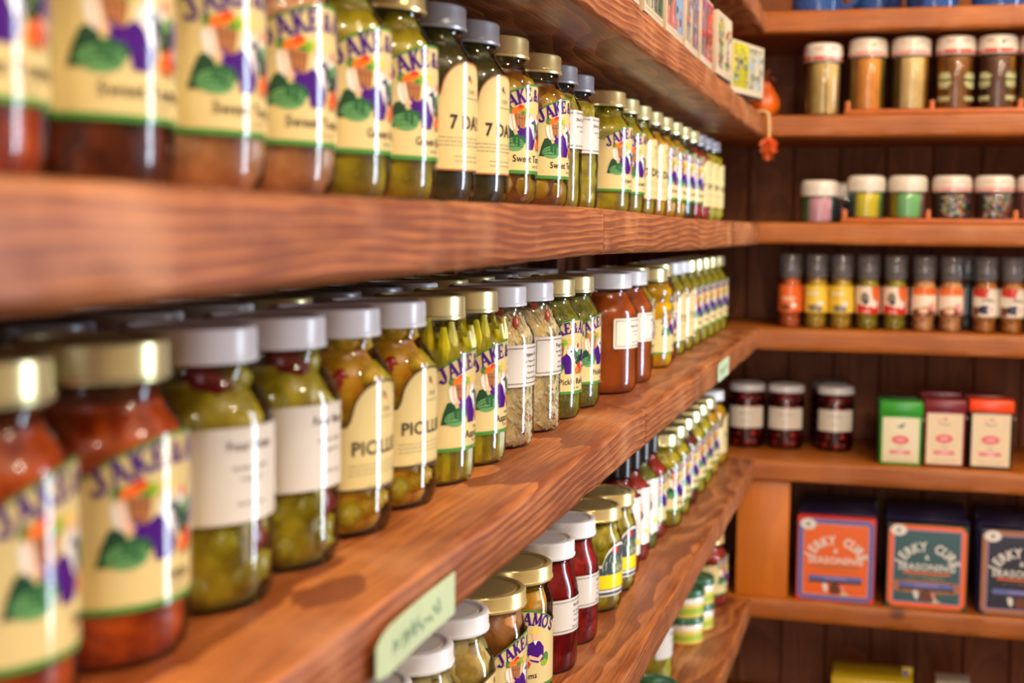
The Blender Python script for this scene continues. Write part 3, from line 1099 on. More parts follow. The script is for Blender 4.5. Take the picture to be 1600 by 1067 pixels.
def plank_mesh(wd, hgt, t=.012):
    """upright board with chamfered long edges, face along -Y, lying so the grain (local X) runs up"""
    bm = bmesh.new()
    ch = .004
    sec = [(-wd / 2 + .001, t), (-wd / 2 + .001, ch), (-wd / 2 + ch, 0), (wd / 2 - ch, 0), (wd / 2 - .001, ch), (wd / 2 - .001, t)]
    rows = [[bm.verts.new((x, -u, v)) for u, v in sec] for x in (0, hgt)]
    n = len(sec)
    for i in range(n):
        bm.faces.new((rows[0][i], rows[0][(i + 1) % n], rows[1][(i + 1) % n], rows[1][i]))
    bm.faces.new(rows[0]); bm.faces.new(rows[1])
    return finish(bm, 'plank', 'plank_wood', False)


PW = .0880
pm = plank_mesh(PW, 2.698)
# local X -> world Z, local Y -> across the wall, local Z -> into the wall
MB = Matrix(((0, 1, 0), (0, 0, 1), (1, 0, 0)))
x = XW + PW / 2
while x < 1.15:
    o = link('plank', pm, wb)
    o.matrix_local = Matrix.Translation((x, YW, .001)) @ MB.to_4x4()
    x += PW
ML = Matrix(((0, 0, -1), (0, 1, 0), (1, 0, 0)))
y = YW - PW / 2
while y > .9:
    o = link('plank', pm, wl)
    o.matrix_local = Matrix.Translation((XW, y, .001)) @ ML.to_4x4()
    y -= PW


# ------------------------------------------------------------------ shelf boards
def board_mesh(L, depth, th, seed, rough=1.0, zfun=None, rc=.0045, endround=.003):
    bm = bmesh.new()
    r = random.Random(seed)
    n = max(8, int(L / .018))
    sec = [(depth, 0), (rc * 2.2, 0), (rc * .9, -rc * .12), (rc * .3, -rc * .4), (0, -rc), (0, -th * .35), (0, -th * .68), (0, -th + rc * .9), (rc * .3, -th + rc * .35), (rc * .9, -th), (rc * 2.2, -th), (depth, -th)]
    rows = []
    xs = [0, endround] + [endround + (L - 2 * endround) * i / n for i in range(1, n)] + [L - endround, L]
    for i, x in enumerate(xs):
        e = endround if i in (0, len(xs) - 1) else 0
        dz = zfun(x) if zfun else 0
        row = []
        for k, (y, z) in enumerate(sec):
            yy, zz = y, z
            if k not in (0, 11):
                w_ = noise.noise(Vector((x * 5, seed * 3.1, 0))) * .0016 + noise.noise(Vector((x * 22, seed, k * .35))) * .0009 * rough
                if 2 <= k <= 4:
                    w_ += max(0, noise.noise(Vector((x * 14, seed * 7, 3)))) * .0032 * rough
                if 7 <= k <= 9:
                    w_ += max(0, noise.noise(Vector((x * 16, seed * 5, 8)))) * .0028 * rough
                yy += w_ if k < 1 or k > 10 else max(w_, -.0005) if k in (1, 10) else w_
                if k in (1, 2, 3):
                    zz -= abs(noise.noise(Vector((x * 18, seed, 5)))) * .0009 * rough
                if k in (8, 9):
                    zz += abs(noise.noise(Vector((x * 18, seed, 9)))) * .0012 * rough
            if e:
                yy += e if k not in (0, 11) else 0
                zz += -e * .6 if zz > -th / 2 else e * .6
            row.append(bm.verts.new((x, yy, zz + dz)))
        rows.append(row)
    m = len(sec)
    for a, b in zip(rows, rows[1:]):
        for i in range(m):
            bm.faces.new((a[i], a[(i + 1) % m], b[(i + 1) % m], b[i]))
    bm.faces.new(rows[0]); bm.faces.new(rows[-1])
    return bm


def left_board(y0, y1, ztop, seed, label, group, zfun=None, m=WOOD):
    bm = board_mesh(y1 - y0, XF - XW - .0005, TH, seed, zfun=zfun)
    o = link('shelf_board', finish(bm, 'shelf_board', m, angle=.5), None, (XF, y0, ztop), (0, 0, PI / 2))
    return tag(o, label, 'shelf', group)


def back_board(x0, x1, ztop, seed, label, group):
    bm = board_mesh(x1 - x0, YW - YB - .0005, TH, seed, .6)
    o = link('shelf_board', finish(bm, 'shelf_board', WOOD_BACK, angle=.5), None, (x0, YB, ztop))
    return tag(o, label, 'shelf', group)


def lift(y):          # the eye-level boards bow up slightly at their joint
    return .0036 * math.exp(-((y - 1.06) / .34) ** 2) - .0012


G1, G2 = 'rough shelf boards on the left wall', 'shelf boards on the back wall'
Y0 = -.5
JA_, JB_ = 1.079, 1.293
left_board(.6, YB - .002, Y, 1, 'rough wooden shelf board at the very top of the left wall by the mugs', G1)
left_board(Y0, YB - .002, Z, 2, 'rough wooden shelf board holding small picture boxes above the upper jars', G1)
left_board(Y0, JA_ - .0006, A, 3, 'near eye-level shelf board at upper left with the blurred jars on it', G1, zfun=lambda x: lift(x + Y0))
left_board(JA_ + .0006, YB - .002, A, 4, 'far eye-level shelf board with swirling grain that runs to the corner', G1, zfun=lambda x: lift(x + JA_))
left_board(Y0, JB_ - .0015, B, 5, 'near middle shelf board with the large green tag on its edge', G1)
left_board(JB_ + .0015, YB - .002, B, 6, 'far middle shelf board with the small green tag near the corner', G1)
left_board(Y0, YB - .002, C, 7, 'rough lower shelf board with mushroom jars and sauce bottles on it', G1)
left_board(Y0, YB - .002, D, 8, 'lowest visible left shelf board with small round tins on it', G1)
left_board(Y0, YB - .002, E_, 9, 'shelf board near the floor on the left wall under the tins', G1)
for nm, zz, sd in (('topmost back shelf board with blue mugs standing on it', Y, 11), ('back shelf board with the spice shakers and a gourd', Z, 12), ('back shelf board with the pastel sugar shakers', A, 13),
                   ('back shelf board with the row of spice grinders', B, 14), ('back shelf board with cherry jars and tea tins', C, 15), ('back shelf board with the seasoning boxes', D, 16), ('back shelf board near the floor with a yellow box', E_, 17)):
    back_board(XW + .0005, 1.1, zz, sd, nm, G2)

# upright at the right end of the back shelves (out of frame) and the short uprights that are seen
def upright(label, x0, x1, y0, y1, z0, z1, m):
    hgt = z1 - z0
    bm = bmesh.new()
    add_box(bm, 0, hgt, -(x1 - x0) / 2, (x1 - x0) / 2, -(y1 - y0) / 2, (y1 - y0) / 2, .002)
    o = link('shelf_upright', finish(bm, 'shelf_upright', m))
    o.matrix_world = Matrix.Translation(((x0 + x1) / 2, (y0 + y1) / 2, z0)) @ MB.to_4x4()
    return tag(o, label, 'upright')


upright('short orange upright block between back shelves beside the orange seasoning box', -.256, -.163, YB + .012, YB + .05, D + .0003, C - TH - .0003, WOOD_POST)
upright('narrow dark post behind the middle jars under the eye-level shelf', -.445, -.405, 1.66, 1.70, B + .0003, A - TH - .0015, WOOD)
upright('tall end panel at the right end of the back shelves', 1.1005, 1.14, YB, YW - .001, .001, 2.3, WOOD_BACK)

# ================================================================== JARS
UP, MID, LOW = 'on upper jar shelf', 'on middle jar shelf', 'on lower jar shelf'
DX = -.312
rowA = [
    (.380, ('tall', 'gold', 'salsa', 'sweet'), 'gold-lidded jar of orange salsa, blurred'),
    (.463, ('tall', 'gold', 'dark_salsa', 'sweet'), 'gold-lidded jar of dark red salsa, blurred'),
    (.543, ('tall', 'gold', 'eggs', 'sweet'), 'gold-lidded jar of pale pink pickles with red bits'),
    (.622, ('tall', 'gold', 'eggs', 'sweet'), 'gold-lidded jar of pale pink pickles, plain'),
    (.700, ('tall', 'gold', 'green_pickles', 'green_beans'), 'gold-lidded jar of green pickles with farm label'),
    (.779, ('tall', 'gold', 'green_pickles', 'green_beans'), 'gold-lidded jar of green pickles with farm label'),
    (.860, ('tall', 'grey_lid', 'dark_pickles', 'seven_day'), 'grey-lidded jar of dark pickles with number label'),
    (.939, ('tall', 'grey_lid', 'dark_pickles', 'seven_day'), 'grey-lidded jar of dark pickles with number label'),
    (1.021, ('tall', 'gold', 'tomatoes', 'sweet'), 'gold-lidded jar of sweet green tomatoes'),
    (1.128, ('tall', 'gold', 'tomatoes', 'sweet'), 'gold-lidded jar of sweet green tomatoes, in focus'),
    (1.203, ('slim', 'grey_lid', 'pepperoncini', 'sprouts'), 'slim grey-lidded jar with white label, half hidden'),
    (1.274, ('slim', 'grey_lid', 'olives', 'sprouts'), 'slim grey-lidded jar of olives with white label'),
    (1.418, ('tall', 'gold', 'green_pickles', 'green_beans', True), 'gold-lidded jar of green pickles with farm label'),
    (1.498, ('tall', 'gold_pale', 'green_pickles', 'green_beans', True), 'pale-lidded jar of green pickles'),
    (1.578, ('tall', 'gold_pale', 'green_pickles', 'seven_day', True), 'pale-lidded jar of green pickles with plain label'),
    (1.658, ('tall', 'gold_pale', 'yellow', 'seven_day', True), 'pale-lidded jar of yellow-green pickles'),
    (1.738, ('tall', 'gold_pale', 'yellow', 'green_beans', True), 'pale-lidded jar of yellow peppers'),
    (1.822, ('tall', 'gold_pale', 'yellow', 'green_beans', True), 'pale-lidded jar of yellow peppers'),
    (1.906, ('tall', 'gold_pale', 'dark_pickles', 'green_beans', True), 'pale-lidded jar of dark green pickles'),
    (1.988, ('tall', 'gold_pale', 'red', 'green_beans', True), 'pale-lidded jar of red peppers'),
    (2.068, ('tall', 'grey_lid', 'red', 'seven_day', True), 'grey-lidded jar of red peppers'),
    (2.150, ('tall', 'grey_lid', 'pale', 'seven_day', True), 'grey-lidded jar of pale pickles'),
    (2.232, ('tall', 'grey_lid', 'pale', 'seven_day', True), 'grey-lidded jar of pale pickles'),
    (2.372, ('tall', 'gold', 'yellow', 'green_beans', True), 'gold-lidded jar of yellow pickles next to the corner'),
]
for i, (y, key, d) in enumerate(rowA):
    if len(key) == 4:
        key = key + (False,)
    put_jar(-.307 if i < 23 else -.33, y, A + lift(y) + .0008, key, -.22 if key[3] == 'seven_day' else R_.uniform(-.08, .08), f'{d}, {ORD[i]} from left {UP}', 'jars on the upper shelf')

rowB = [
    (.400, ('tall', 'gold_pale', 'salsa', 'salsa'), 'gold-lidded jar of orange salsa with farm label'),
    (.480, ('tall', 'gold_pale', 'salsa', 'salsa'), 'gold-lidded jar of orange salsa with farm label'),
    (.560, ('tall', 'white_lid', 'mixed', 'four_bean'), 'white-lidded jar of mixed vegetables with white label'),
    (.639, ('tall', 'white_lid', 'mixed', 'four_bean'), 'white-lidded jar of mixed vegetables with white label'),
    (.717, ('tall', 'white_lid', 'piccalilli', 'picilli'), 'white-lidded jar of yellow cauliflower pickle'),
    (.796, ('tall', 'white_lid', 'piccalilli', 'picilli'), 'white-lidded jar of yellow cauliflower pickle'),
    (.878, ('tall', 'gold_pale', 'asparagus', 'asparagus'), 'gold-lidded jar of pickled asparagus'),
    (.958, ('tall', 'gold_pale', 'asparagus', 'asparagus'), 'gold-lidded jar of pickled asparagus'),
    (1.040, ('tall', 'white_lid', 'slaw', 'slaw'), 'white-lidded jar of shredded cabbage and red pepper'),
    (1.130, ('tall', 'white_lid', 'slaw', 'slaw'), 'white-lidded jar of shredded cabbage and red pepper'),
    (1.212, ('tall', 'gold_pale', 'relish', 'pickle_relish'), 'gold-lidded jar of green relish'),
    (1.296, ('tall', 'gold_pale', 'relish', 'pickle_relish'), 'gold-lidded jar of green relish'),
    (1.425, ('wide', 'white_lid', 'apple_butter', 'apple'), 'wide white-lidded jar of brown apple butter'),
    (1.520, ('wide', 'white_lid', 'apple_butter', 'apple'), 'wide white-lidded jar of brown apple butter'),
    (1.610, ('tall', 'gold_pale', 'yellow', 'green_beans', True), 'gold-lidded jar of yellow pickles, mostly hidden'),
    (1.696, ('mustard', 'gold_pale', 'mustard', 'farm_mustard'), 'gold-lidded waisted jar of bright yellow mustard'),
    (1.790, ('tall', 'gold_pale', 'red', 'green_beans', True), 'gold-lidded jar of red peppers'),
    (1.876, ('tall', 'white_lid', 'green_pickles', 'seven_day', True), 'white-lidded jar of green pickles with plain label'),
    (1.958, ('tall', 'white_lid', 'green_pickles', 'seven_day', True), 'white-lidded jar of green pickles with plain label'),
    (2.040, ('tall', 'gold_pale', 'green_pickles', 'green_beans', True), 'gold-lidded jar of green beans'),
    (2.122, ('tall', 'gold_pale', 'green_pickles', 'green_beans', True), 'gold-lidded jar of green beans'),
    (2.204, ('tall', 'gold_pale', 'green_pickles', 'green_beans', True), 'gold-lidded jar of green beans'),
    (2.286, ('tall', 'gold_pale', 'green_pickles', 'green_beans', True), 'gold-lidded jar of green beans'),
    (2.368, ('tall', 'gold_pale', 'green_pickles', 'green_beans', True), 'gold-lidded jar of green beans'),
]
ROTB = {4: -.16, 5: -.16, 0: .35, 1: .0, 2: -.28, 3: -.1, 6: .12, 7: .06, 8: -.1, 9: .05, 10: -.34, 11: .1, 12: -.18}
for i, (y, key, d) in enumerate(rowB):
    if len(key) == 4:
        key = key + (False,)
    put_jar(-.305 if key[0] in ('wide', 'mustard') else DX, y, B + .0002, key, ROTB.get(i, R_.uniform(-.08, .08)), f'{d}, {ORD[i]} from left {MID}', 'jars on the middle shelf')
# the second row on the middle shelf, of which mainly the lids are seen
for i in range(13):
    key = [('tall', 'gold_pale', 'salsa', None, True), ('tall', 'white_lid', 'green_pickles', None, True), ('tall', 'grey_lid', 'dark_pickles', None, True)][(i * 2 + i // 3) % 3]
    put_jar(-.394, .47 + i * .0845, B + .0002, key, 0, f'unlabelled jar, {ORD[i]} from left in the second row behind the middle shelf jars', 'jars in the second row of the middle shelf')

rowC = [
    (.760, ('squat', 'white_lid', 'garlic', 'garlic'), 'white-lidded jar of pale garlic under the green tag'),
    (.843, ('squat', 'white_lid', 'garlic', 'garlic'), 'white-lidded jar of pale garlic'),
    (.926, ('squat', 'white_lid', 'garlic', 'garlic'), 'white-lidded jar of pale garlic with dark-edged label'),
    (1.012, ('broad', 'gold', 'tan_eggs', 'mushrooms'), 'broad gold-lidded jar of tan pickled eggs'),
    (1.099, ('broad', 'gold', 'mushrooms', 'mushrooms'), 'broad gold-lidded jar of pale mushrooms'),
    (1.206, ('jelly', 'white_lid', 'red_jelly', 'beet'), 'white-lidded jar of deep red jelly'),
    (1.298, ('jelly', 'white_lid', 'red_jam', 'beet'), 'white-lidded jar of bright red jam'),
    (1.418, ('olive', 'gold', 'stuffed_olives', 'olive'), 'gold-lidded jar of olives with yellow block label'),
    (1.500, ('olive', 'gold', 'stuffed_olives', 'olive'), 'gold-lidded jar of olives with yellow block label'),
    (1.577, ('bottle', 'black_cap', 'sauce_red', 'sketch'), 'black-capped bottle of red sauce'),
    (1.642, ('bottle', 'black_cap', 'sauce_red', 'sketch'), 'black-capped bottle of red sauce'),
    (1.707, ('bottle', 'black_cap', 'sauce_green', 'sketch'), 'black-capped bottle of green sauce'),
    (1.772, ('bottle', 'black_cap', 'sauce_red', 'farm_bottle'), 'black-capped bottle of red sauce with farm label'),
    (1.850, ('tall', 'gold_pale', 'green_pickles', 'green_beans', True), 'gold-lidded jar of green pickles'),
    (1.932, ('tall', 'gold_pale', 'green_pickles', 'green_beans', True), 'gold-lidded jar of green pickles'),
    (2.014, ('tall', 'gold_pale', 'dark_salsa', 'green_beans', True), 'gold-lidded jar of dark red salsa'),
    (2.096, ('tall', 'gold_pale', 'green_pickles', 'green_beans', True), 'gold-lidded jar of green pickles'),
    (2.178, ('tall', 'gold_pale', 'green_pickles', 'green_beans', True), 'gold-lidded jar of green pickles'),
    (2.260, ('tall', 'gold_pale', 'yellow', 'green_beans', True), 'gold-lidded jar of yellow peppers'),
    (2.372, ('tall', 'white_lid', 'yellow', 'seven_day', True), 'white-lidded jar of yellow pickles by the corner'),
]
ROTC = {3: .12, 4: -1.1, 5: -.08, 6: .02, 7: -.25, 8: -.25}
for i, (y, key, d) in enumerate(rowC):
    if len(key) == 4:
        key = key + (False,)
    nm, ct = ('sauce_bottle', 'bottle') if key[0] == 'bottle' else ('pickle_jar', 'jar')
    put_jar(-.308, y, C + .0002, key, ROTC.get(i, R_.uniform(-.08, .08)), f'{d}, {ORD[i]} from left {LOW}', 'jars and bottles on the lower shelf', nm, ct)

# jars of cherries on the back wall
for i, (x, yy, d) in enumerate(((-.257, 2.588, 'leftmost of the three dark red cherry jars, half behind a pickle jar'), (-.184, 2.590, 'middle of the three dark red cherry jars with white labels'), (-.093, 2.592, 'dark red cherry jar standing apart to the right of the other two'))):
    put_jar(x, yy, C + .0002, ('cherry', 'white_lid', 'cherries', 'plain', True), -PI / 2 + .05, d, 'cherry jars on the back shelf', 'cherry_jar')
put_jar(-.108, 2.672, C + .0002, ('cherry', 'grey_lid', 'cherries', None, True), -PI / 2, 'grey-lidded cherry jar in the shade behind the rightmost cherry jar', 'cherry jars on the back shelf', 'cherry_jar')

# ------------------------------------------------------------------ low left shelf: tins and a red jar
mat('tin_green', (40, 92, 62), .3)
mat('tin_yellow', (214, 190, 84), .3)
mat('tin_lime', (150, 176, 60), .3)
put_jar(-.308, 2.372, D + .0002, ('wide', 'gold', 'red', 'green_beans', True), .05, 'jar of red peppers with cream label behind the stacked green tins', None)
put_jar(-.330, 1.93, D + .0002, ('tall', 'white_lid', 'pale', 'four_bean', True), 0, 'pale labelled jar on the lowest left shelf beside the dark green tin', None)


def tin(x, y, z, label, r=.0325, h=.043):
    root = thing('round_tin', (x, y, z), R_.uniform(0, 3), label, 'tin', 'small round tins on the lowest left shelf')
    body = cached('tin_body', lambda: None)
    if body is None:
        bm = bmesh.new()
        pr = [(0, 0), (r - .002, 0), (r, .0015), (r, .006)]
        lathe('', pr, None, 32, bm, False, 0)
        lathe('', [(r, .006), (r, .016)], None, 32, bm, False, 1)
        lathe('', [(r, .016), (r, .022)], None, 32, bm, False, 0)
        lathe('', [(r, .022), (r, .030), (r - .001, h - .010)], None, 32, bm, False, 2)
        bmesh.ops.remove_doubles(bm, verts=bm.verts, dist=1e-5)
        MCACHE['tin_body'] = finish(bm, 'body', ['tin_yellow', 'tin_lime', 'ivory'])
        MCACHE['tin_lid'] = lathe('lid', [(r - .001, h - .011), (r + .0012, h - .010), (r + .0012, h - .002), (r, h), (r - .004, h), (r - .005, h - .0015), (r * .5, h - .0015), (r * .45, h - .0005), (0, h - .0005)], 'tin_green', 32)
    link('body', MCACHE['tin_body'], root)
    link('lid', MCACHE['tin_lid'], root)
    return root


tin(-.307, 2.142, D + .0002, 'lower round tin of the front stack on the lowest left shelf')
tin(-.306, 2.143, D + .0434, 'upper round tin with green lid, top of the front stack')
tin(-.300, 2.222, D + .0002, 'lower round tin of the rear stack near the corner')
tin(-.300, 2.221, D + .0434, 'upper round tin with green lid, top of the rear stack')
tin(-.297, 1.80, D + .0002, 'single dark green lidded tin at the bottom edge, nearest of the tins')
put_jar(-.306, 2.36, E_ + .0002, ('jelly', 'white_lid', 'pale', 'plain', True), 0, 'white-lidded jar on the shelf near the floor in the corner', None)

# ================================================================== BACK WALL GOODS
# thin trays with dowel pegs that the shakers stand on
mat('tray_wood', (196, 104, 44), .45, var=.2, scale=30)
for zz, lbl in ((Z, 'thin wooden tray with dowel pegs under the tall spice shakers'), (A, 'thin wooden tray with dowel pegs under the pastel sugar shakers')):
    t = thing('peg_tray', (0, 0, zz + .0002), 0, lbl, 'tray', 'peg trays on the back wall')
    link('tray_board', box('tray_board', 'tray_wood', -.088, .62, YB + .006, YB + .125, 0, .0082, .0012), t)
    for px in (-.083, .057, .199, .335, .47, .605):
        link('peg', cached('peg', lambda: lathe('peg', [(.0045, 0), (.0045, .013), (.0035, .015), (0, .0155)], 'tray_wood', 12)), t, (px, YB + .018, .0082))

mat('shaker_white', (214, 208, 196), .3)
mat('tan_spice', (220, 188, 104), .6, var=.2)
mat('amber_spice', (246, 160, 60), .6, var=.15)
mat('sand_spice', (244, 210, 136), .6, var=.15)
mat('brown_spice', (150, 96, 38), .6, var=.3)
mat('dark_spice', (116, 78, 54), .6, var=.3)
mat('gold_spice', (206, 140, 32), .6, var=.2)
mat('green_spice', (140, 128, 50), .6, var=.2)
mat('pink_sugar', (240, 176, 192), .6, var=.15, scale=300)
mat('yellow_sugar', (244, 224, 50), .6, var=.15, scale=300)
mat('green_sugar', (140, 220, 136), .6, var=.15, scale=300)
mat('teal_sugar', (60, 130, 130), .6, var=.15, scale=300)
mat('dark_sprinkle', (84, 62, 60), .6)
mat('blue_sprinkle', (50, 120, 190), .5)


def shaker(x, y, z, h, r, comps, label, group, band_m, picture, sprinkles=False, rz=0):
    """clear round shaker with four filled compartments and a white flip cap"""
    root = thing('spice_shaker', (x, y, z), rz, label, 'shaker', group)
    hb = h * (.74 if h > .1 else .62)
    body = link('clear_body', cached(('shk', h), lambda: lathe('clear_body', [(0, 0), (r - .003, 0), (r - .001, .001), (r - .0006, .004), (r, hb * .5), (r, hb), (r - .002, hb + .003)], PLASTIC, 36)), root)
    for k, m in enumerate(comps):
        bm = bmesh.new()
        n = 10
        a0, a1 = k * PI / 2 + .05 - 2.35, (k + 1) * PI / 2 - .05 - 2.35
        ring = [(0.0012 * math.cos((a0 + a1) / 2), 0.0012 * math.sin((a0 + a1) / 2))] + [((r - .0022) * math.cos(a0 + (a1 - a0) * i / n), (r - .0022) * math.sin(a0 + (a1 - a0) * i / n)) for i in range(n + 1)]
        lo = [bm.verts.new((p[0], p[1], .002)) for p in ring]
        hi = [bm.verts.new((p[0], p[1], hb - .003)) for p in ring]
        bm.faces.new(lo); bm.faces.new(hi)
        for i in range(len(ring)):
            j = (i + 1) % len(ring)
            bm.faces.new((lo[i], lo[j], hi[j], hi[i]))
        o = link('filling', finish(bm, 'filling', m), root)
        if sprinkles and k in (0, 1):
            sp = bmesh.new()
            rr = random.Random(k + int(x * 1000))
            mm = ['pink_sugar', 'blue_sprinkle', 'yellow_sugar', 'green_sugar', 'orange', 'white']
            for _ in range(110):
                a = rr.uniform(a0, a1); zz = rr.uniform(.004, hb - .005); rad = r - .0019
                p = Vector((rad * math.cos(a), rad * math.sin(a), zz))
                d = Vector((-math.sin(a), math.cos(a), rr.uniform(-1.5, 1.5))).normalized() * .0024
                add_tube(sp, [p - d, p + d], .0014, 4, rr.randrange(6))
            so = link('sprinkles', finish(sp, 'sprinkles', mm), o)
            so['kind'] = 'stuff'
    lid = [(r - .001, hb), (r + .0018, hb + .0006), (r + .0022, h * .5 + hb * .5), (r + .0015, h - .006), (r - .001, h - .002), (r - .005, h), (0, h)]
    lo = link('cap', cached(('cap', h), lambda: lathe('cap', lid, 'shaker_white', 36)), root)
    # printed strip round the cap
    p = Print()
    rl = (r + .0021) * 1000
    for k in range(8):
        u = -rl * PI + k * rl * PI / 4
        if band_m:
            p.rect(u + 1, u + rl * PI / 4 - 2, hb * 1000 + 2.5, hb * 1000 + (8 if k % 3 else 6), band_m, 1)
            p.rect(u + 4, u + rl * PI / 4 - 8, h * 1000 - 11, h * 1000 - 9.5, band_m, 1)
    if picture:
        p.ell(-rl * PI / 2 + 6, h * 1000 - 13, 3, 3, picture, 2)
    pm_ = p.mesh('print', (r + .0022), .0003, 3) if p.items else None
    if pm_:
        link('print', pm_, lo)
    if h > .1 and comps[0] in ('brown_spice', 'dark_spice'):
        rb = r * 1000
        for k in range(3):
            q = Print()
            u = -rb * PI + (k + .5) * rb * PI / 2
            for q0, q1, v0, v1 in ((-9, 9, 58, 61), (-12, 12, 53, 57), (-10, 10, 50, 52.4), (-12, 12, 42, 46), (-11, 11, 38, 41), (-8, 8, 35, 37), (-12, 12, 18, 21), (-11, 12, 14, 17)):
                e0, e1 = R_.uniform(-1.5, 1.5), R_.uniform(-1.5, 1.5)
                q.rect(u + q0 + e0, u + q1 + e1, v0, v1 + e0 * .3, 'sage', 1)
            q.rect(u - 14 + k, u + 14 - k * .5, 48.2, 49 + k * .1, 'leaf_dark', 1)
            link('print', q.mesh('print', r, .0003, 3), body)
    return root


GS = 'tall spice shakers on the back wall'
ys = YB + .048
tz = Z + .0086
shaker(-.128, YB + .037, Z + .0003, .124, .0313, ['tan_spice', 'sand_spice', 'tan_spice', 'brown_spice'], 'tall tan spice shaker standing directly on the shelf, leftmost of its row', GS, 'red', None, rz=-.5)
shaker(-.052, ys, tz, .124, .0313, ['amber_spice', 'green_spice', 'tan_spice', 'tan_spice'], 'tall spice shaker with bright amber filling, first on the tray', GS, 'pink', 'lime', rz=.12)
shaker(.0205, ys, tz, .124, .0313, ['sand_spice', 'gold_spice', 'gold_spice', 'green_spice'], 'tall spice shaker with pale sand filling beside the amber one', GS, 'pink', 'sage', rz=.12)
shaker(.094, ys, tz, .124, .0313, ['brown_spice', 'brown_spice', 'green_spice', 'gold_spice'], 'tall brown spice shaker, left one of the brown pair', GS, 'red', None, rz=.12)
shaker(.1625, ys, tz, .124, .0313, ['dark_spice', 'gold_spice', 'gold_spice', 'dark_spice'], 'tall brown and gold spice shaker with a green dot on its cap', GS, 'red', 'leaf_dark', rz=0)
shaker(.2305, ys, tz, .124, .0313, ['gold_spice', 'brown_spice', 'brown_spice', 'tan_spice'], 'tall spice shaker cut off at the right edge, upper row', GS, 'pink', None, rz=.12)
GU = 'short sugar and sprinkle shakers on the back wall'
tz = A + .0086
shaker(-.128, YB + .045, A + .0003, .074, .0313, ['pink_sugar', 'teal_sugar', 'teal_sugar', 'green_sugar'], 'short shaker of pink sugar standing directly on the shelf', GU, None, None, rz=.12)
shaker(-.093, YB + .172, A + .0003, .074, .0313, ['dark_sprinkle', 'teal_sugar', 'teal_sugar', 'dark_sprinkle'], 'short dark shaker half hidden behind the pink sugar', GU, None, None)
shaker(-.048, ys, tz, .074, .0313, ['yellow_sugar', 'green_sugar', 'teal_sugar', 'teal_sugar'], 'short shaker of yellow sugar, first on the tray', GU, None, None, rz=.12)
shaker(.0225, ys, tz, .074, .0313, ['green_sugar', 'pink_sugar', 'yellow_sugar', 'yellow_sugar'], 'short shaker of mint green sugar', GU, None, None, rz=.12)
shaker(.096, ys, tz, .074, .0313, ['dark_sprinkle', 'dark_sprinkle', 'dark_sprinkle', 'dark_sprinkle'], 'short shaker of coloured sprinkles, left one of the pair', GU, 'pink', None, True, rz=.12)
shaker(.1655, ys, tz, .074, .0313, ['dark_sprinkle', 'dark_sprinkle', 'dark_sprinkle', 'dark_sprinkle'], 'short shaker of coloured sprinkles, right one of the pair', GU, 'pink', None, True, rz=.12)
shaker(.2345, ys, tz, .074, .0313, ['pink_sugar', 'dark_sprinkle', 'dark_sprinkle', 'pink_sugar'], 'short shaker cut off at the right edge, lower row', GU, 'pink', None, rz=.12)

# spice grinders
mat('grind_orange', (226, 116, 50), .5, rgb2=(164, 60, 24), scale=200, bump=.6)
mat('grind_mustard', (220, 184, 50), .5, rgb2=(150, 112, 20), scale=200, bump=.6)
mat('grind_olive', (184, 170, 44), .5, rgb2=(110, 98, 16), scale=200, bump=.6)
mat('grind_peach', (244, 190, 130), .5, rgb2=(190, 112, 58), scale=160, bump=.6)
mat('grind_amber', (224, 150, 66), .5, rgb2=(150, 80, 28), scale=160, bump=.6)
mat('grind_dark', (60, 50, 44), .5, var=.4, scale=160)
mat('lab_yellow', (234, 200, 70), .3)
mat('lab_orange', (222, 104, 44), .3)
mat('lab_peach', (240, 222, 204), .3)
mat('smoke_grey', (104, 98, 102), .35)


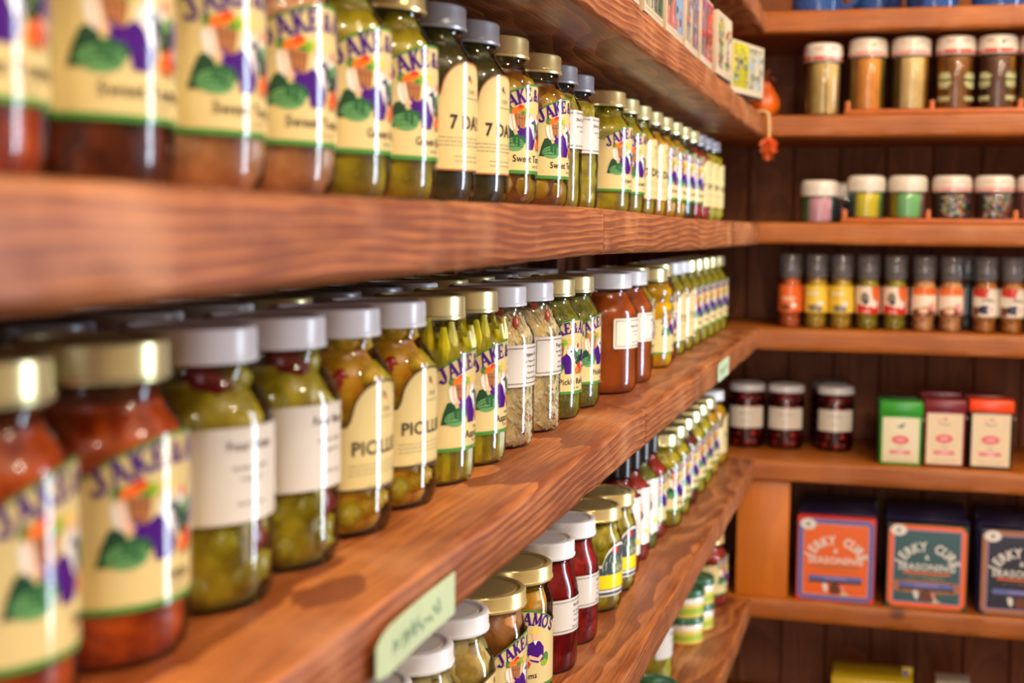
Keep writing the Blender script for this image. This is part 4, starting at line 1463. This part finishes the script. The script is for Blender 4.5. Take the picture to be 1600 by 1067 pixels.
def grinder(x, y, fill, style, label):
    root = thing('spice_grinder', (x, y, B + .0002), R_.uniform(-.12, .12), label, 'grinder', 'spice grinders on the back wall')
    r = .0215
    prof = [(0, .0005), (.017, 0), (.0195, .002), (.0205, .006), (.0198, .016), (.0205, .022), (.0215, .026), (.0215, .078), (.0195, .084), (.0175, .087), (.0175, .093)]
    link('bottle', cached('gr_glass', lambda: lathe('bottle', prof, GLASS, 28)), root)
    link('filling', cached(('gr_fill', fill), lambda: lathe('filling', [(max(0, a - .0014), b) for a, b in prof[:-1]] + [(0, .087)], fill, 24)), root)
    head = link('grinder_head', cached('gr_head', lambda: lathe('grinder_head', [(.0180, .0885), (.0190, .090), (.0190, .096), (.0150, .100), (.0135, .112), (.011, .1135), (0, .1135)], 'smoke_grey', 24)), root)
    link('clear_cap', cached('gr_cap', lambda: lathe('clear_cap', [(.0200, .0965), (.0205, .098), (.0200, .128), (.0185, .1315), (0, .1325)], FROST, 24)), head)
    rb = r * 1000
    lb, p = Print(), Print()
    base = {'orange': 'lab_orange', 'yellow': 'lab_yellow', 'red': 'lab_peach', 'peach': 'lab_peach', 'steak': 'ivory', 'dark': 'slate'}[style]
    band(lb, -rb * PI * .98, rb * PI * .98, lambda u: 28, lambda u: 76, base, 0)
    if style == 'orange':
        p.rect(-18, 14, 58, 72, 'orange', 1); p.rect(-12, 12, 48, 55, 'skin', 1); p.ell(9, 40, 5, 5, 'white', 2); p.ell(-6, 36, 9, 5, 'brown', 1)
    elif style == 'yellow':
        p.poly([(-10, 30), (12, 30), (12, 40), (-2, 42), (-10, 38)], 'ink_soft', 1); p.ell(9, 44, 5.5, 5.5, 'white', 2); p.rect(-12, 0, 36, 41, 'brown', 1); p.rect(-14, 8, 60, 64, 'ivory', 1)
    elif style == 'red':
        p.poly([(4, 76), (24, 76), (24, 40), (12, 46), (6, 60)], 'lab_orange', 1); p.ell(-6, 56, 8, 10, 'ink_soft', 1); p.poly([(-22, 28), (24, 28), (24, 44), (0, 40), (-22, 46)], 'red', 1.5); p.ell(11, 45, 6, 7, 'white', 2); p.rect(-10, 4, 30, 34, 'pink', 2); p.ell(-4, 48, 5, 4, 'navy', 1.8)
    elif style == 'peach':
        p.rect(-24, 24, 63, 76, 'orange', 1); p.poly([(-24, 36), (0, 44), (24, 36), (24, 28), (-24, 28)], 'brown', 1); p.ell(-2, 36, 9, 5.5, 'skin', 2); p.poly([(4, 46), (16, 50), (20, 32), (16, 32)], 'pink', 2)
    elif style == 'steak':
        p.poly([(-24, 64), (2, 60), (6, 76), (-24, 76)], 'red', 1); p.rect(-6, 18, 54, 56, 'ink', 1); p.ell(0, 40, 12, 8, 'navy', 1); p.ell(11, 40, 7, 7, 'white', 2); p.ell(11, 40, 3, 3, 'pink', 3); p.poly([(-24, 28), (-10, 30), (-10, 44), (-24, 46)], 'brown', 1)
        p.text('SPICE', 5, 57, 5, 'ink', 2, .02)
    lm = cached(('gr_lab', style), lambda: (lb.mesh('label', r, .0004, 4), p.mesh('print', r, .0006, 4) if p.items else None))
    lo = link('label', lm[0], root, rot=(0, 0, -PI / 2))
    if lm[1]:
        link('print', lm[1], lo)
    return root


yg = 2.502
for x, f, st, d in ((-.1755, 'grind_orange', 'orange', 'orange-labelled spice grinder, leftmost of the grinder row'), (-.1295, 'grind_mustard', 'yellow', 'yellow-labelled spice grinder next to the orange-labelled one'),
                    (-.0855, 'grind_mustard', 'yellow', 'yellow-labelled spice grinder, right one of the yellow pair'), (-.0395, 'grind_olive', 'red', 'red and orange labelled spice grinder, left one of its pair'),
                    (.0075, 'grind_olive', 'red', 'red and orange labelled spice grinder, right one of its pair'), (.0565, 'grind_peach', 'peach', 'pale peach spice grinder, left one of its pair'),
                    (.1025, 'grind_peach', 'peach', 'pale peach spice grinder, right one of its pair'), (.1595, 'grind_amber', 'steak', 'spice grinder with red banner label, left one of its pair'),
                    (.2035, 'grind_amber', 'steak', 'spice grinder with red banner label, right one of its pair'), (.2475, 'grind_amber', 'steak', 'spice grinder just past the right edge, last of the row')):
    grinder(x, yg, f, st, d)
grinder(.131, 2.570, 'grind_dark', 'dark', 'dark spice grinder set back behind the gap in the row')

# tea tins
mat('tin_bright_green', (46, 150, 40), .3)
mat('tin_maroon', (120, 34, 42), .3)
mat('tin_black', (34, 26, 28), .3)
mat('tin_orange', (240, 74, 20), .3)
mat('tin_cream', (226, 206, 170), .35)
mat('oval_red', (216, 70, 62), .3)


def tea_tin(x0, x1, y, h, body, lidm, frame, label, rz=0.0, faced=True, lid_h=.026):
    wd, dp = x1 - x0, .052
    root = thing('tea_tin', ((x0 + x1) / 2, y, C + .0002), rz, label, 'tin', 'tea tins on the back shelf')
    hw = wd / 2
    link('body', box('body', body, -hw, hw, 0, dp, 0, h - .004, .003), root)
    link('lid', box('lid', lidm, -hw - .0012, hw + .0012, -.0012, dp + .0012, h - lid_h, h, .004), root)
    link('hinge', box('hinge', 'ink_soft', hw, hw + .0035, .004, .010, h - .034, h - .028, .0008), root)
    if faced:
        p = Print()
        W, H = wd * 1000, (h - lid_h) * 1000
        lb = Print()
        lb.rect(-W / 2 + 5, W / 2 - 4, 5, H - 2, 'cream' if frame == 'green' else 'tin_cream', 0)
        lo = link('label', lb.mesh('label', None, .0003), root)
        if frame == 'green':
            p.poly([(-9, H - 12), (-4, H - 18), (0, H - 14), (8, H - 11), (4, H - 20), (-4, H - 20)], 'leaf_dark', 1)
        else:
            for i in range(5):
                p.ell(-8 + i * 4, H - 15 + (3 if i in (1, 2, 3) else 0), 3, 3, ['orange', 'straw', 'leaf', 'orange', 'straw'][i], 1 + i * .1)
            p.line([(-10, H - 19), (0, H - 22), (10, H - 19)], 1.6, 'leaf_dark', 1.8)
        p.ell(0, H * .52, W * .21, 7.5, 'oval_red', 1, 20)
        p.ell(0, H * .52, W * .12, 2.4, 'pink', 2, 16)
        p.text('TEA', 0, H * .34, 6, 'ink_soft', 1, .0)
        p.rect(-W * .25, W * .25, H * .23, H * .30, 'red', 1)
        p.rect(-W * .08, W * .10, H * .245, H * .285, 'pink', 2)
        fine_lines(p, -W * .28, W * .3, [H * .13, H * .10], seed=2)
        link('print', p.mesh('print', None, .0004), lo)
    return root


tea_tin(-.011, .060, 2.452, .112, 'tin_bright_green', 'tin_bright_green', 'green', 'bright green tea tin with cream front, left of three')
tea_tin(.0635, .1325, 2.457, .118, 'tin_maroon', 'tin_maroon', 'maroon', 'maroon tea tin with cream front, middle of three', lid_h=.022)
tea_tin(.1385, .2105, 2.460, .120, 'tin_black', 'tin_orange', 'black', 'black tea tin with an orange lid, right of three', lid_h=.022)
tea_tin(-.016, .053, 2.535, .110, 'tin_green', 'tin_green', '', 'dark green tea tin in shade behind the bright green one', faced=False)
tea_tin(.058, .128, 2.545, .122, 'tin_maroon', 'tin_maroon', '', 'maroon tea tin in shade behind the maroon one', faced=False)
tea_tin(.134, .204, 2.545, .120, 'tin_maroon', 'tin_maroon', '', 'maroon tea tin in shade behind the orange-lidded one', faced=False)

# seasoning boxes, a run of them behind each front one
mat('box_orange', (232, 104, 36), .25)
mat('box_red', (214, 60, 40), .3)
mat('box_teal', (58, 92, 96), .2)
mat('box_dark', (40, 36, 46), .25)
mat('box_black', (24, 22, 28), .3)
mat('steel_blue', (96, 104, 168), .3)
mat('box_cover', (52, 52, 108), .22)
mat('lilac', (150, 140, 200), .3)


def seasoning_box(x0, y, label, body, face, rim, edge, front=True, dp=.030, dz=0):
    wd, h = .136, .152
    root = thing('seasoning_box', (x0 + wd / 2, y, D + .0002), R_.uniform(-.012, .012), label, 'box', 'seasoning boxes on the back shelf')
    link('carton', cached(('carton', body), lambda: box('carton', body, -wd / 2, wd / 2, 0, dp, 0, h, .0012)), root)
    W, H = wd * 1000, h * 1000
    lb = Print()
    lb.rect(-W / 2 + .8, W / 2 - .8, .8, H - .8, edge, 0)
    key = ('sbox', face)
    if key not in MCACHE:
        p = Print()
        q = W / 2
        c = 9
        p.poly([(-q + 2.5, 2.5 + c), (-q + 2.5 + c, 2.5), (q - 2.5 - c, 2.5), (q - 2.5, 2.5 + c), (q - 2.5, H - 2.5 - c), (q - 2.5 - c, H - 2.5), (-q + 2.5 + c, H - 2.5), (-q + 2.5, H - 2.5 - c)], rim, 1)
        p.rect(-q + 11, q - 11, 11, H - 11, 'lilac' if face != 'box_orange' else 'pink', 1.5)
        p.rect(-q + 12.5, q - 12.5, 12.5, H - 12.5, face, 2)
        word = 'JERKY CURE'
        for i, ch in enumerate(word):
            a = (4.5 - i) * .27
            if ch == ' ':
                continue
            cx, cy = -42 * math.sin(a), 76 + 36 * math.cos(a) - 8
            vs, fs = text2d(ch, .03)
            ca, sa = math.cos(a), math.sin(a)
            out = []
            for x_, y_ in vs:
                X, Y_ = x_ * 19, y_ * 23
                out.append((cx + X * ca - Y_ * sa, cy + X * sa + Y_ * ca))
            p.items.append((out, fs, p.mi('white'), 3))
        p.text('&', 0, 89, 12, 'white', 3, .02)
        p.text('SEASONING', 0, 69.5, 17, 'white', 3, .02)
        p.rect(-40, 40, 63, 66.5, 'orange' if face != 'box_orange' else 'basket', 3)
        fine_lines(p, -30, 30, [58, 55], 'straw', 1.1, 3)
        if face == 'box_teal':
            p.ell(-46, 40, 11, 11, 'basket', 2.6, 18); p.ell(46, 40, 11, 11, 'basket', 2.6, 18); p.rect(-46, 46, 29, 51, 'basket', 2.6)
        p.poly([(-48, 43), (-45, 47), (45, 47), (48, 43), (45, 38), (-45, 38)], 'steel_blue', 3)
        p.rect(-46, 46, 34, 38.5, 'ink', 2.9)
        p.rect(-20, 20, 41, 44, 'lilac', 4)
        p.poly([(-22, 33), (-14, 33), (-12, 24), (-15, 16), (-20, 22)], 'white', 4)
        p.poly([(-10, 30), (-2, 35), (8, 32), (12, 22), (6, 14), (-8, 14)], 'brown', 4)
        p.poly([(8, 30), (14, 28), (18, 18), (12, 20)], 'pink', 4.5)
        p.poly([(14, 20), (26, 14), (10, 12)], 'sage', 4.2)
        p.ell(-q + 19, H - 13, 14, 10, 'white', 5, 18)
        p.poly([(-q + 16, H - 15), (-q + 18, H - 9), (-q + 22, H - 12), (-q + 20, H - 17)], 'brown', 6)
        MCACHE[key] = (lb.mesh('front_panel', None, .0003), p.mesh('print', None, .0005))
    if front:
        lo = link('front_panel', MCACHE[key][0], root)
        link('print', MCACHE[key][1], lo)
    return root


for x0, face, body, rim, edge, d, col_ in ((-.1475, 'box_orange', 'box_red', 'steel_blue', 'box_red', 'orange', 'orange'), (.0085, 'box_teal', 'box_black', 'box_orange', 'leaf_dark', 'teal', 'teal'), (.1650, 'box_dark', 'box_black', 'basket', 'navy', 'black', 'black')):
    seasoning_box(x0, YB + .014, f'{d} jerky seasoning box at the front of its run on the back shelf', body, face, rim, edge)
    for k in range(1, 7):
        seasoning_box(x0 + R_.uniform(-.004, .002), YB + .014 + k * .0315, f'seasoning box, {ORD[k - 1]} behind the {d} front box', 'box_cover' if k < 6 else 'box_black', face, rim, edge, front=False)

# blue speckled mugs on the top back shelf
mat('enamel', (52, 92, 160), .12, rgb2=(34, 64, 128), scale=260)


def mug(x, y, rz, label):
    root = thing('enamel_mug', (x, y, Y + .0002), rz, label, 'mug', 'blue mugs on the top back shelf')
    r, h = .044, .085
    link('cup', cached('cup', lambda: lathe('cup', [(0, .002), (r * .8, .001), (r * .95, 0), (r, .003), (r, h - .004), (r + .0015, h - .001), (r, h), (r - .002, h - .001), (r - .0025, .006), (0, .005)], 'enamel', 36)), root)
    def hb():
        bm = bmesh.new()
        add_tube(bm, [(r - .001, 0, h * .82), (r + .012, 0, h * .86), (r + .026, 0, h * .72), (r + .029, 0, h * .5), (r + .024, 0, h * .28), (r + .010, 0, h * .16), (r - .001, 0, h * .2)], [.005] * 7, 8)
        return finish(bm, 'handle', 'enamel')
    link('handle', cached('mug_handle', hb), root)


mug(-.143, 2.492, .3, 'blue enamel mug on the top back shelf, leftmost, handle to the right')
mug(-.040, 2.560, -1.2, 'blue enamel mug set back between the first and third mug')
mug(.052, 2.492, -1.9, 'blue enamel mug on the top back shelf, third from the left')
mug(.160, 2.500, .9, 'blue enamel mug nearest the right edge on the top back shelf')

# ------------------------------------------------------------------ picture boxes on the shelf above the upper jars
mat('card_cream', (196, 174, 142), .5)
mat('card_pic', (170, 160, 134), .4)
mat('dusty_pink', (190, 110, 100), .4)
mat('grey_green', (92, 104, 70), .4)
mat('mauve', (122, 96, 112), .4)
mat('sky', (130, 160, 190), .4)


def card_box(y0, wd, h, rz, label, pal, seed, x=-.2325, dp=.016):
    """small flat boxed card set, picture side facing the aisle"""
    root = thing('picture_box', (x, y0, Z + .0042), rz, label, 'box', 'small picture boxes on the shelf above the upper jars')
    link('carton', box('carton', 'card_cream', -dp, 0, 0, wd, 0, h, .0008), root)
    r = random.Random(seed)
    p = Print()
    W, H = wd * 1000, h * 1000
    for n_, (x0, x1) in enumerate(((-W / 2 + 3, -1), (1, W / 2 - 3))):
        p.rect(x0, x1, 8, H - 3, pal[n_], 0.5)
        for i in range(22):
            rx = r.uniform(3, 8)
            p.ell(r.uniform(x0 + rx, x1 - rx), r.uniform(8 + rx, H - 3 - rx), rx, r.uniform(2, rx), r.choice(pal[2:]), 1 + i * .05, 9)
        for i in range(7):
            x = r.uniform(x0 + 3, x1 - 3)
            p.line([(x, 9), (x + r.uniform(-3, 3), r.uniform(30, H - 10))], 1.1, 'leaf_dark', 2.5)
        fine_lines(p, x0, x1, [4.0], seed=seed)
    pic = link('picture', p.mesh('picture', None, .0003), root)
    pic.rotation_euler = (0, 0, PI / 2)
    pic.location = (0, wd / 2, 0)
    link('stand', box('stand', 'black_cap', -dp - .004, .0, .004, wd - .004, -.004, -.0002, .0004), root)
    return root


P1 = ['card_pic', 'grey_green', 'leaf', 'grey_green', 'dusty_pink', 'brown', 'lime', 'mauve']
P2 = ['dusty_pink', 'sky', 'pink', 'sky', 'leaf_dark', 'skin', 'dusty_pink', 'grey_green']
P3 = ['card_pic', 'mauve', 'mauve', 'grey_green', 'dusty_pink', 'ink_soft', 'sky']
P4 = ['card_pic', 'card_cream', 'leaf', 'orange', 'grey_green', 'lime', 'red', 'grey_green']
P5 = ['olive_veg', 'card_pic', 'grey_green', 'grey_green', 'ink_soft', 'mauve', 'leaf_dark', 'sky']
card_box(1.145, .112, .082, .0, 'cream picture box cut by the top edge, nearest of the row', P3, 1)
card_box(1.285, .112, .085, .01, 'cream picture box with green leaf pictures, second nearest', P1, 2)
card_box(1.413, .112, .083, .0, 'cream picture box with pink flower and blue pictures', P2, 3)
card_box(1.545, .112, .080, .01, 'cream picture box with mauve pictures in mid row', P3, 4)
card_box(1.670, .108, .082, .0, 'cream picture box with red and mauve picture', ['mauve', 'red', 'mauve', 'red', 'dusty_pink', 'red', 'grey_green'], 5)
card_box(1.806, .112, .082, -.05, 'cream picture box with orange and green flowers and pale end', P4, 6, -.230)
card_box(2.05, .130, .077, -.27, 'turned picture box with green and grey pictures, farthest of the row', P5, 7, -.238)

# orange gourd and the cord with an orange tassel at the corner
mat('gourd_skin', (226, 110, 24), .35, rgb2=(190, 76, 10), scale=25)
mat('dark_leaf_red', (104, 26, 14), .5)
mat('cord_straw', (206, 164, 110), .7)
mat('tassel_orange', (222, 92, 26), .6, var=.3, scale=90)
g = thing('gourd_ornament', (-.228, 2.478, Z + .0002), 0, 'small orange gourd with dark red leaf at the shelf corner', 'gourd')
bm = bmesh.new()
n, rows = 28, []
prof = [(0, 0), (.012, .0005), (.021, .006), (.0255, .017), (.0245, .030), (.019, .041), (.014, .049), (.0105, .058), (.008, .068), (0, .070)]
for r, z in prof:
    if r == 0:
        rows.append([bm.verts.new((0, 0, z))])
    else:
        rows.append([bm.verts.new((r * (1 + .05 * math.cos(7 * 2 * PI * i / n)) * math.cos(2 * PI * i / n), r * (1 + .05 * math.cos(7 * 2 * PI * i / n)) * math.sin(2 * PI * i / n), z)) for i in range(n)])
for a, b in zip(rows, rows[1:]):
    for i in range(n):
        j = (i + 1) % n
        bm.faces.new((a[0], b[i], b[j]) if len(a) == 1 else (a[i], a[j], b[0]) if len(b) == 1 else (a[i], a[j], b[j], b[i]))
link('gourd', finish(bm, 'gourd', 'gourd_skin', angle=1.2), g)
bm = bmesh.new()
add_tube(bm, [(0, 0, .068), (.002, -.001, .077), (.008, -.002, .084)], [.0035, .0028, .002], 8)
link('stem', finish(bm, 'stem', 'brown'), g)


def leaf_mesh(name, L_, W_, m, curl=.3):
    bm = bmesh.new()
    out = [(0, -.05), (.35, .06), (.5, .28), (.38, .42), (.46, .62), (.24, .68), (.14, .88), (0, 1.05)]
    pts = [(x * W_, y * L_) for x, y in out] + [(-x * W_, y * L_) for x, y in reversed(out[1:-1])]
    top = [bm.verts.new((x, y, -curl * (x * x + .5 * y * y) / L_ + .0006)) for x, y in pts]
    bot = [bm.verts.new((x, y, -curl * (x * x + .5 * y * y) / L_ - .0004)) for x, y in pts]
    ct, cb = bm.verts.new((0, L_ * .4, .0016)), bm.verts.new((0, L_ * .4, .0004))
    k = len(pts)
    for i in range(k):
        j = (i + 1) % k
        bm.faces.new((top[i], top[j], ct)); bm.faces.new((bot[j], bot[i], cb)); bm.faces.new((top[i], bot[i], bot[j], top[j]))
    return finish(bm, name, m, angle=.9)


for a, t in ((-.6, .5), (-1.9, .2), (1.4, .4)):
    link('leaf', cached('gleaf', lambda: leaf_mesh('leaf', .022, .024, 'dark_leaf_red')), g, (.002 * math.cos(a), .002 * math.sin(a), .070), (-.4 + t, 0, a))
t = thing('hanging_cord', (-.218, 2.395, Z + .001), 0, 'straw cord with orange tassel hanging over the shelf corner', 'cord')
bm = bmesh.new()
add_tube(bm, [(-.03, .002, .0025), (-.012, .001, .0025), (-.001, 0, .002), (.0035, -.001, -.003), (.005, -.001, -.014), (.006, -.001, -.030), (.0055, -.001, -.046)], [.0022, .0028, .0034, .0036, .0034, .0032, .003], 8)
link('cord', finish(bm, 'cord', 'cord_straw'), t)
lm = leaf_mesh('tassel_leaf', .036, .034, 'tassel_orange', .5)
for a, tl in ((0, -.5), (1.2, -.35), (2.4, -.6), (3.7, -.3), (5.0, -.55)):
    link('tassel_leaf', lm, t, (.0055, -.001, -.044), (-PI / 2 - tl * .8, 0, a))
link('tassel_knot', blob('globe', 'tassel_orange'), t, (.0055, -.001, -.048), (0, 0, 0), (.007, .007, .0075))

# ------------------------------------------------------------------ price tags on the shelf edge
mat('tag_green', (184, 204, 166), .45, var=.05, scale=20)
mat('tag_ink', (136, 160, 140), .5)


def price_tag(y0, y1, z0, z1, label, curl, seed):
    root = thing('price_tag', (XF + .0012, y0, B), 0, label, 'tag', 'pale green tags on the shelf edge')
    bm = bmesh.new()
    n = 12
    L_ = y1 - y0
    fr, bk = [], []
    for i in range(n + 1):
        u = i / n
        off = curl * (1 - u) ** 3
        cr = .004 * max(0, 1 - u * 8)
        for lst, d in ((fr, .0007), (bk, 0)):
            lst.append([bm.verts.new((off + d, u * L_, z)) for z in (z0 + cr, (z0 + z1) / 2, z1 - cr)])
    for i in range(n):
        for k in range(2):
            bm.faces.new((fr[i][k], fr[i + 1][k], fr[i + 1][k + 1], fr[i][k + 1]))
            bm.faces.new((bk[i][k], bk[i][k + 1], bk[i + 1][k + 1], bk[i + 1][k]))
        for k in (0, 2):
            bm.faces.new((fr[i][k], bk[i][k], bk[i + 1][k], fr[i + 1][k]))
    for i in (0, n):
        for k in range(2):
            bm.faces.new((fr[i][k], fr[i][k + 1], bk[i][k + 1], bk[i][k]))
    link('tag_card', finish(bm, 'tag_card', 'tag_green'), root)
    # faint faded handwriting, no longer legible
    bm = bmesh.new()
    r = random.Random(seed)
    for i in range(11):
        u = .2 + .62 * i / 11
        off = curl * (1 - u) ** 3 + .001
        yy, zc, hh = u * L_, (z0 + z1) / 2, (z1 - z0) * .2
        zs = [zc + r.uniform(-1, 1) * hh for _ in range(4)]
        pts = [(off, yy + k * L_ * .014, zs[k]) for k in range(4)]
        add_tube(bm, pts, .0006 * (L_ / .12), 4)
    link('handwriting', finish(bm, 'handwriting', 'tag_ink'), root)
    return root


price_tag(.562, .688, -.0355, -.0125, 'large pale green tag on the near middle shelf edge', .004, 1)
price_tag(1.835, 1.968, -.0345, -.008, 'small pale green tag on the middle shelf edge near the corner', .001, 2)

# ------------------------------------------------------------------ low back shelf: yellow and white boxes
mat('carton_yellow', (206, 178, 30), .4)
mat('carton_white', (206, 200, 186), .4)
g = thing('yellow_carton', (-.010, 2.50, E_ + .0002), 0, 'yellow carton with a raised tab on the shelf near the floor', 'box')
link('carton', box('carton', 'carton_yellow', -.072, .072, 0, .10, 0, .108, .0015), g)
link('tab', box('tab', 'carton_yellow', .052, .072, .046, .050, .108, .124, .001), g)
link('tab_sticker', box('tab_sticker', 'blue', .055, .063, .0452, .046, .109, .117), g)
g = thing('white_carton', (.132, 2.50, E_ + .0002), 0, 'white carton to the right of the yellow carton near the floor', 'box')
link('carton', box('carton', 'carton_white', -.030, .030, 0, .08, 0, .110, .0015), g)
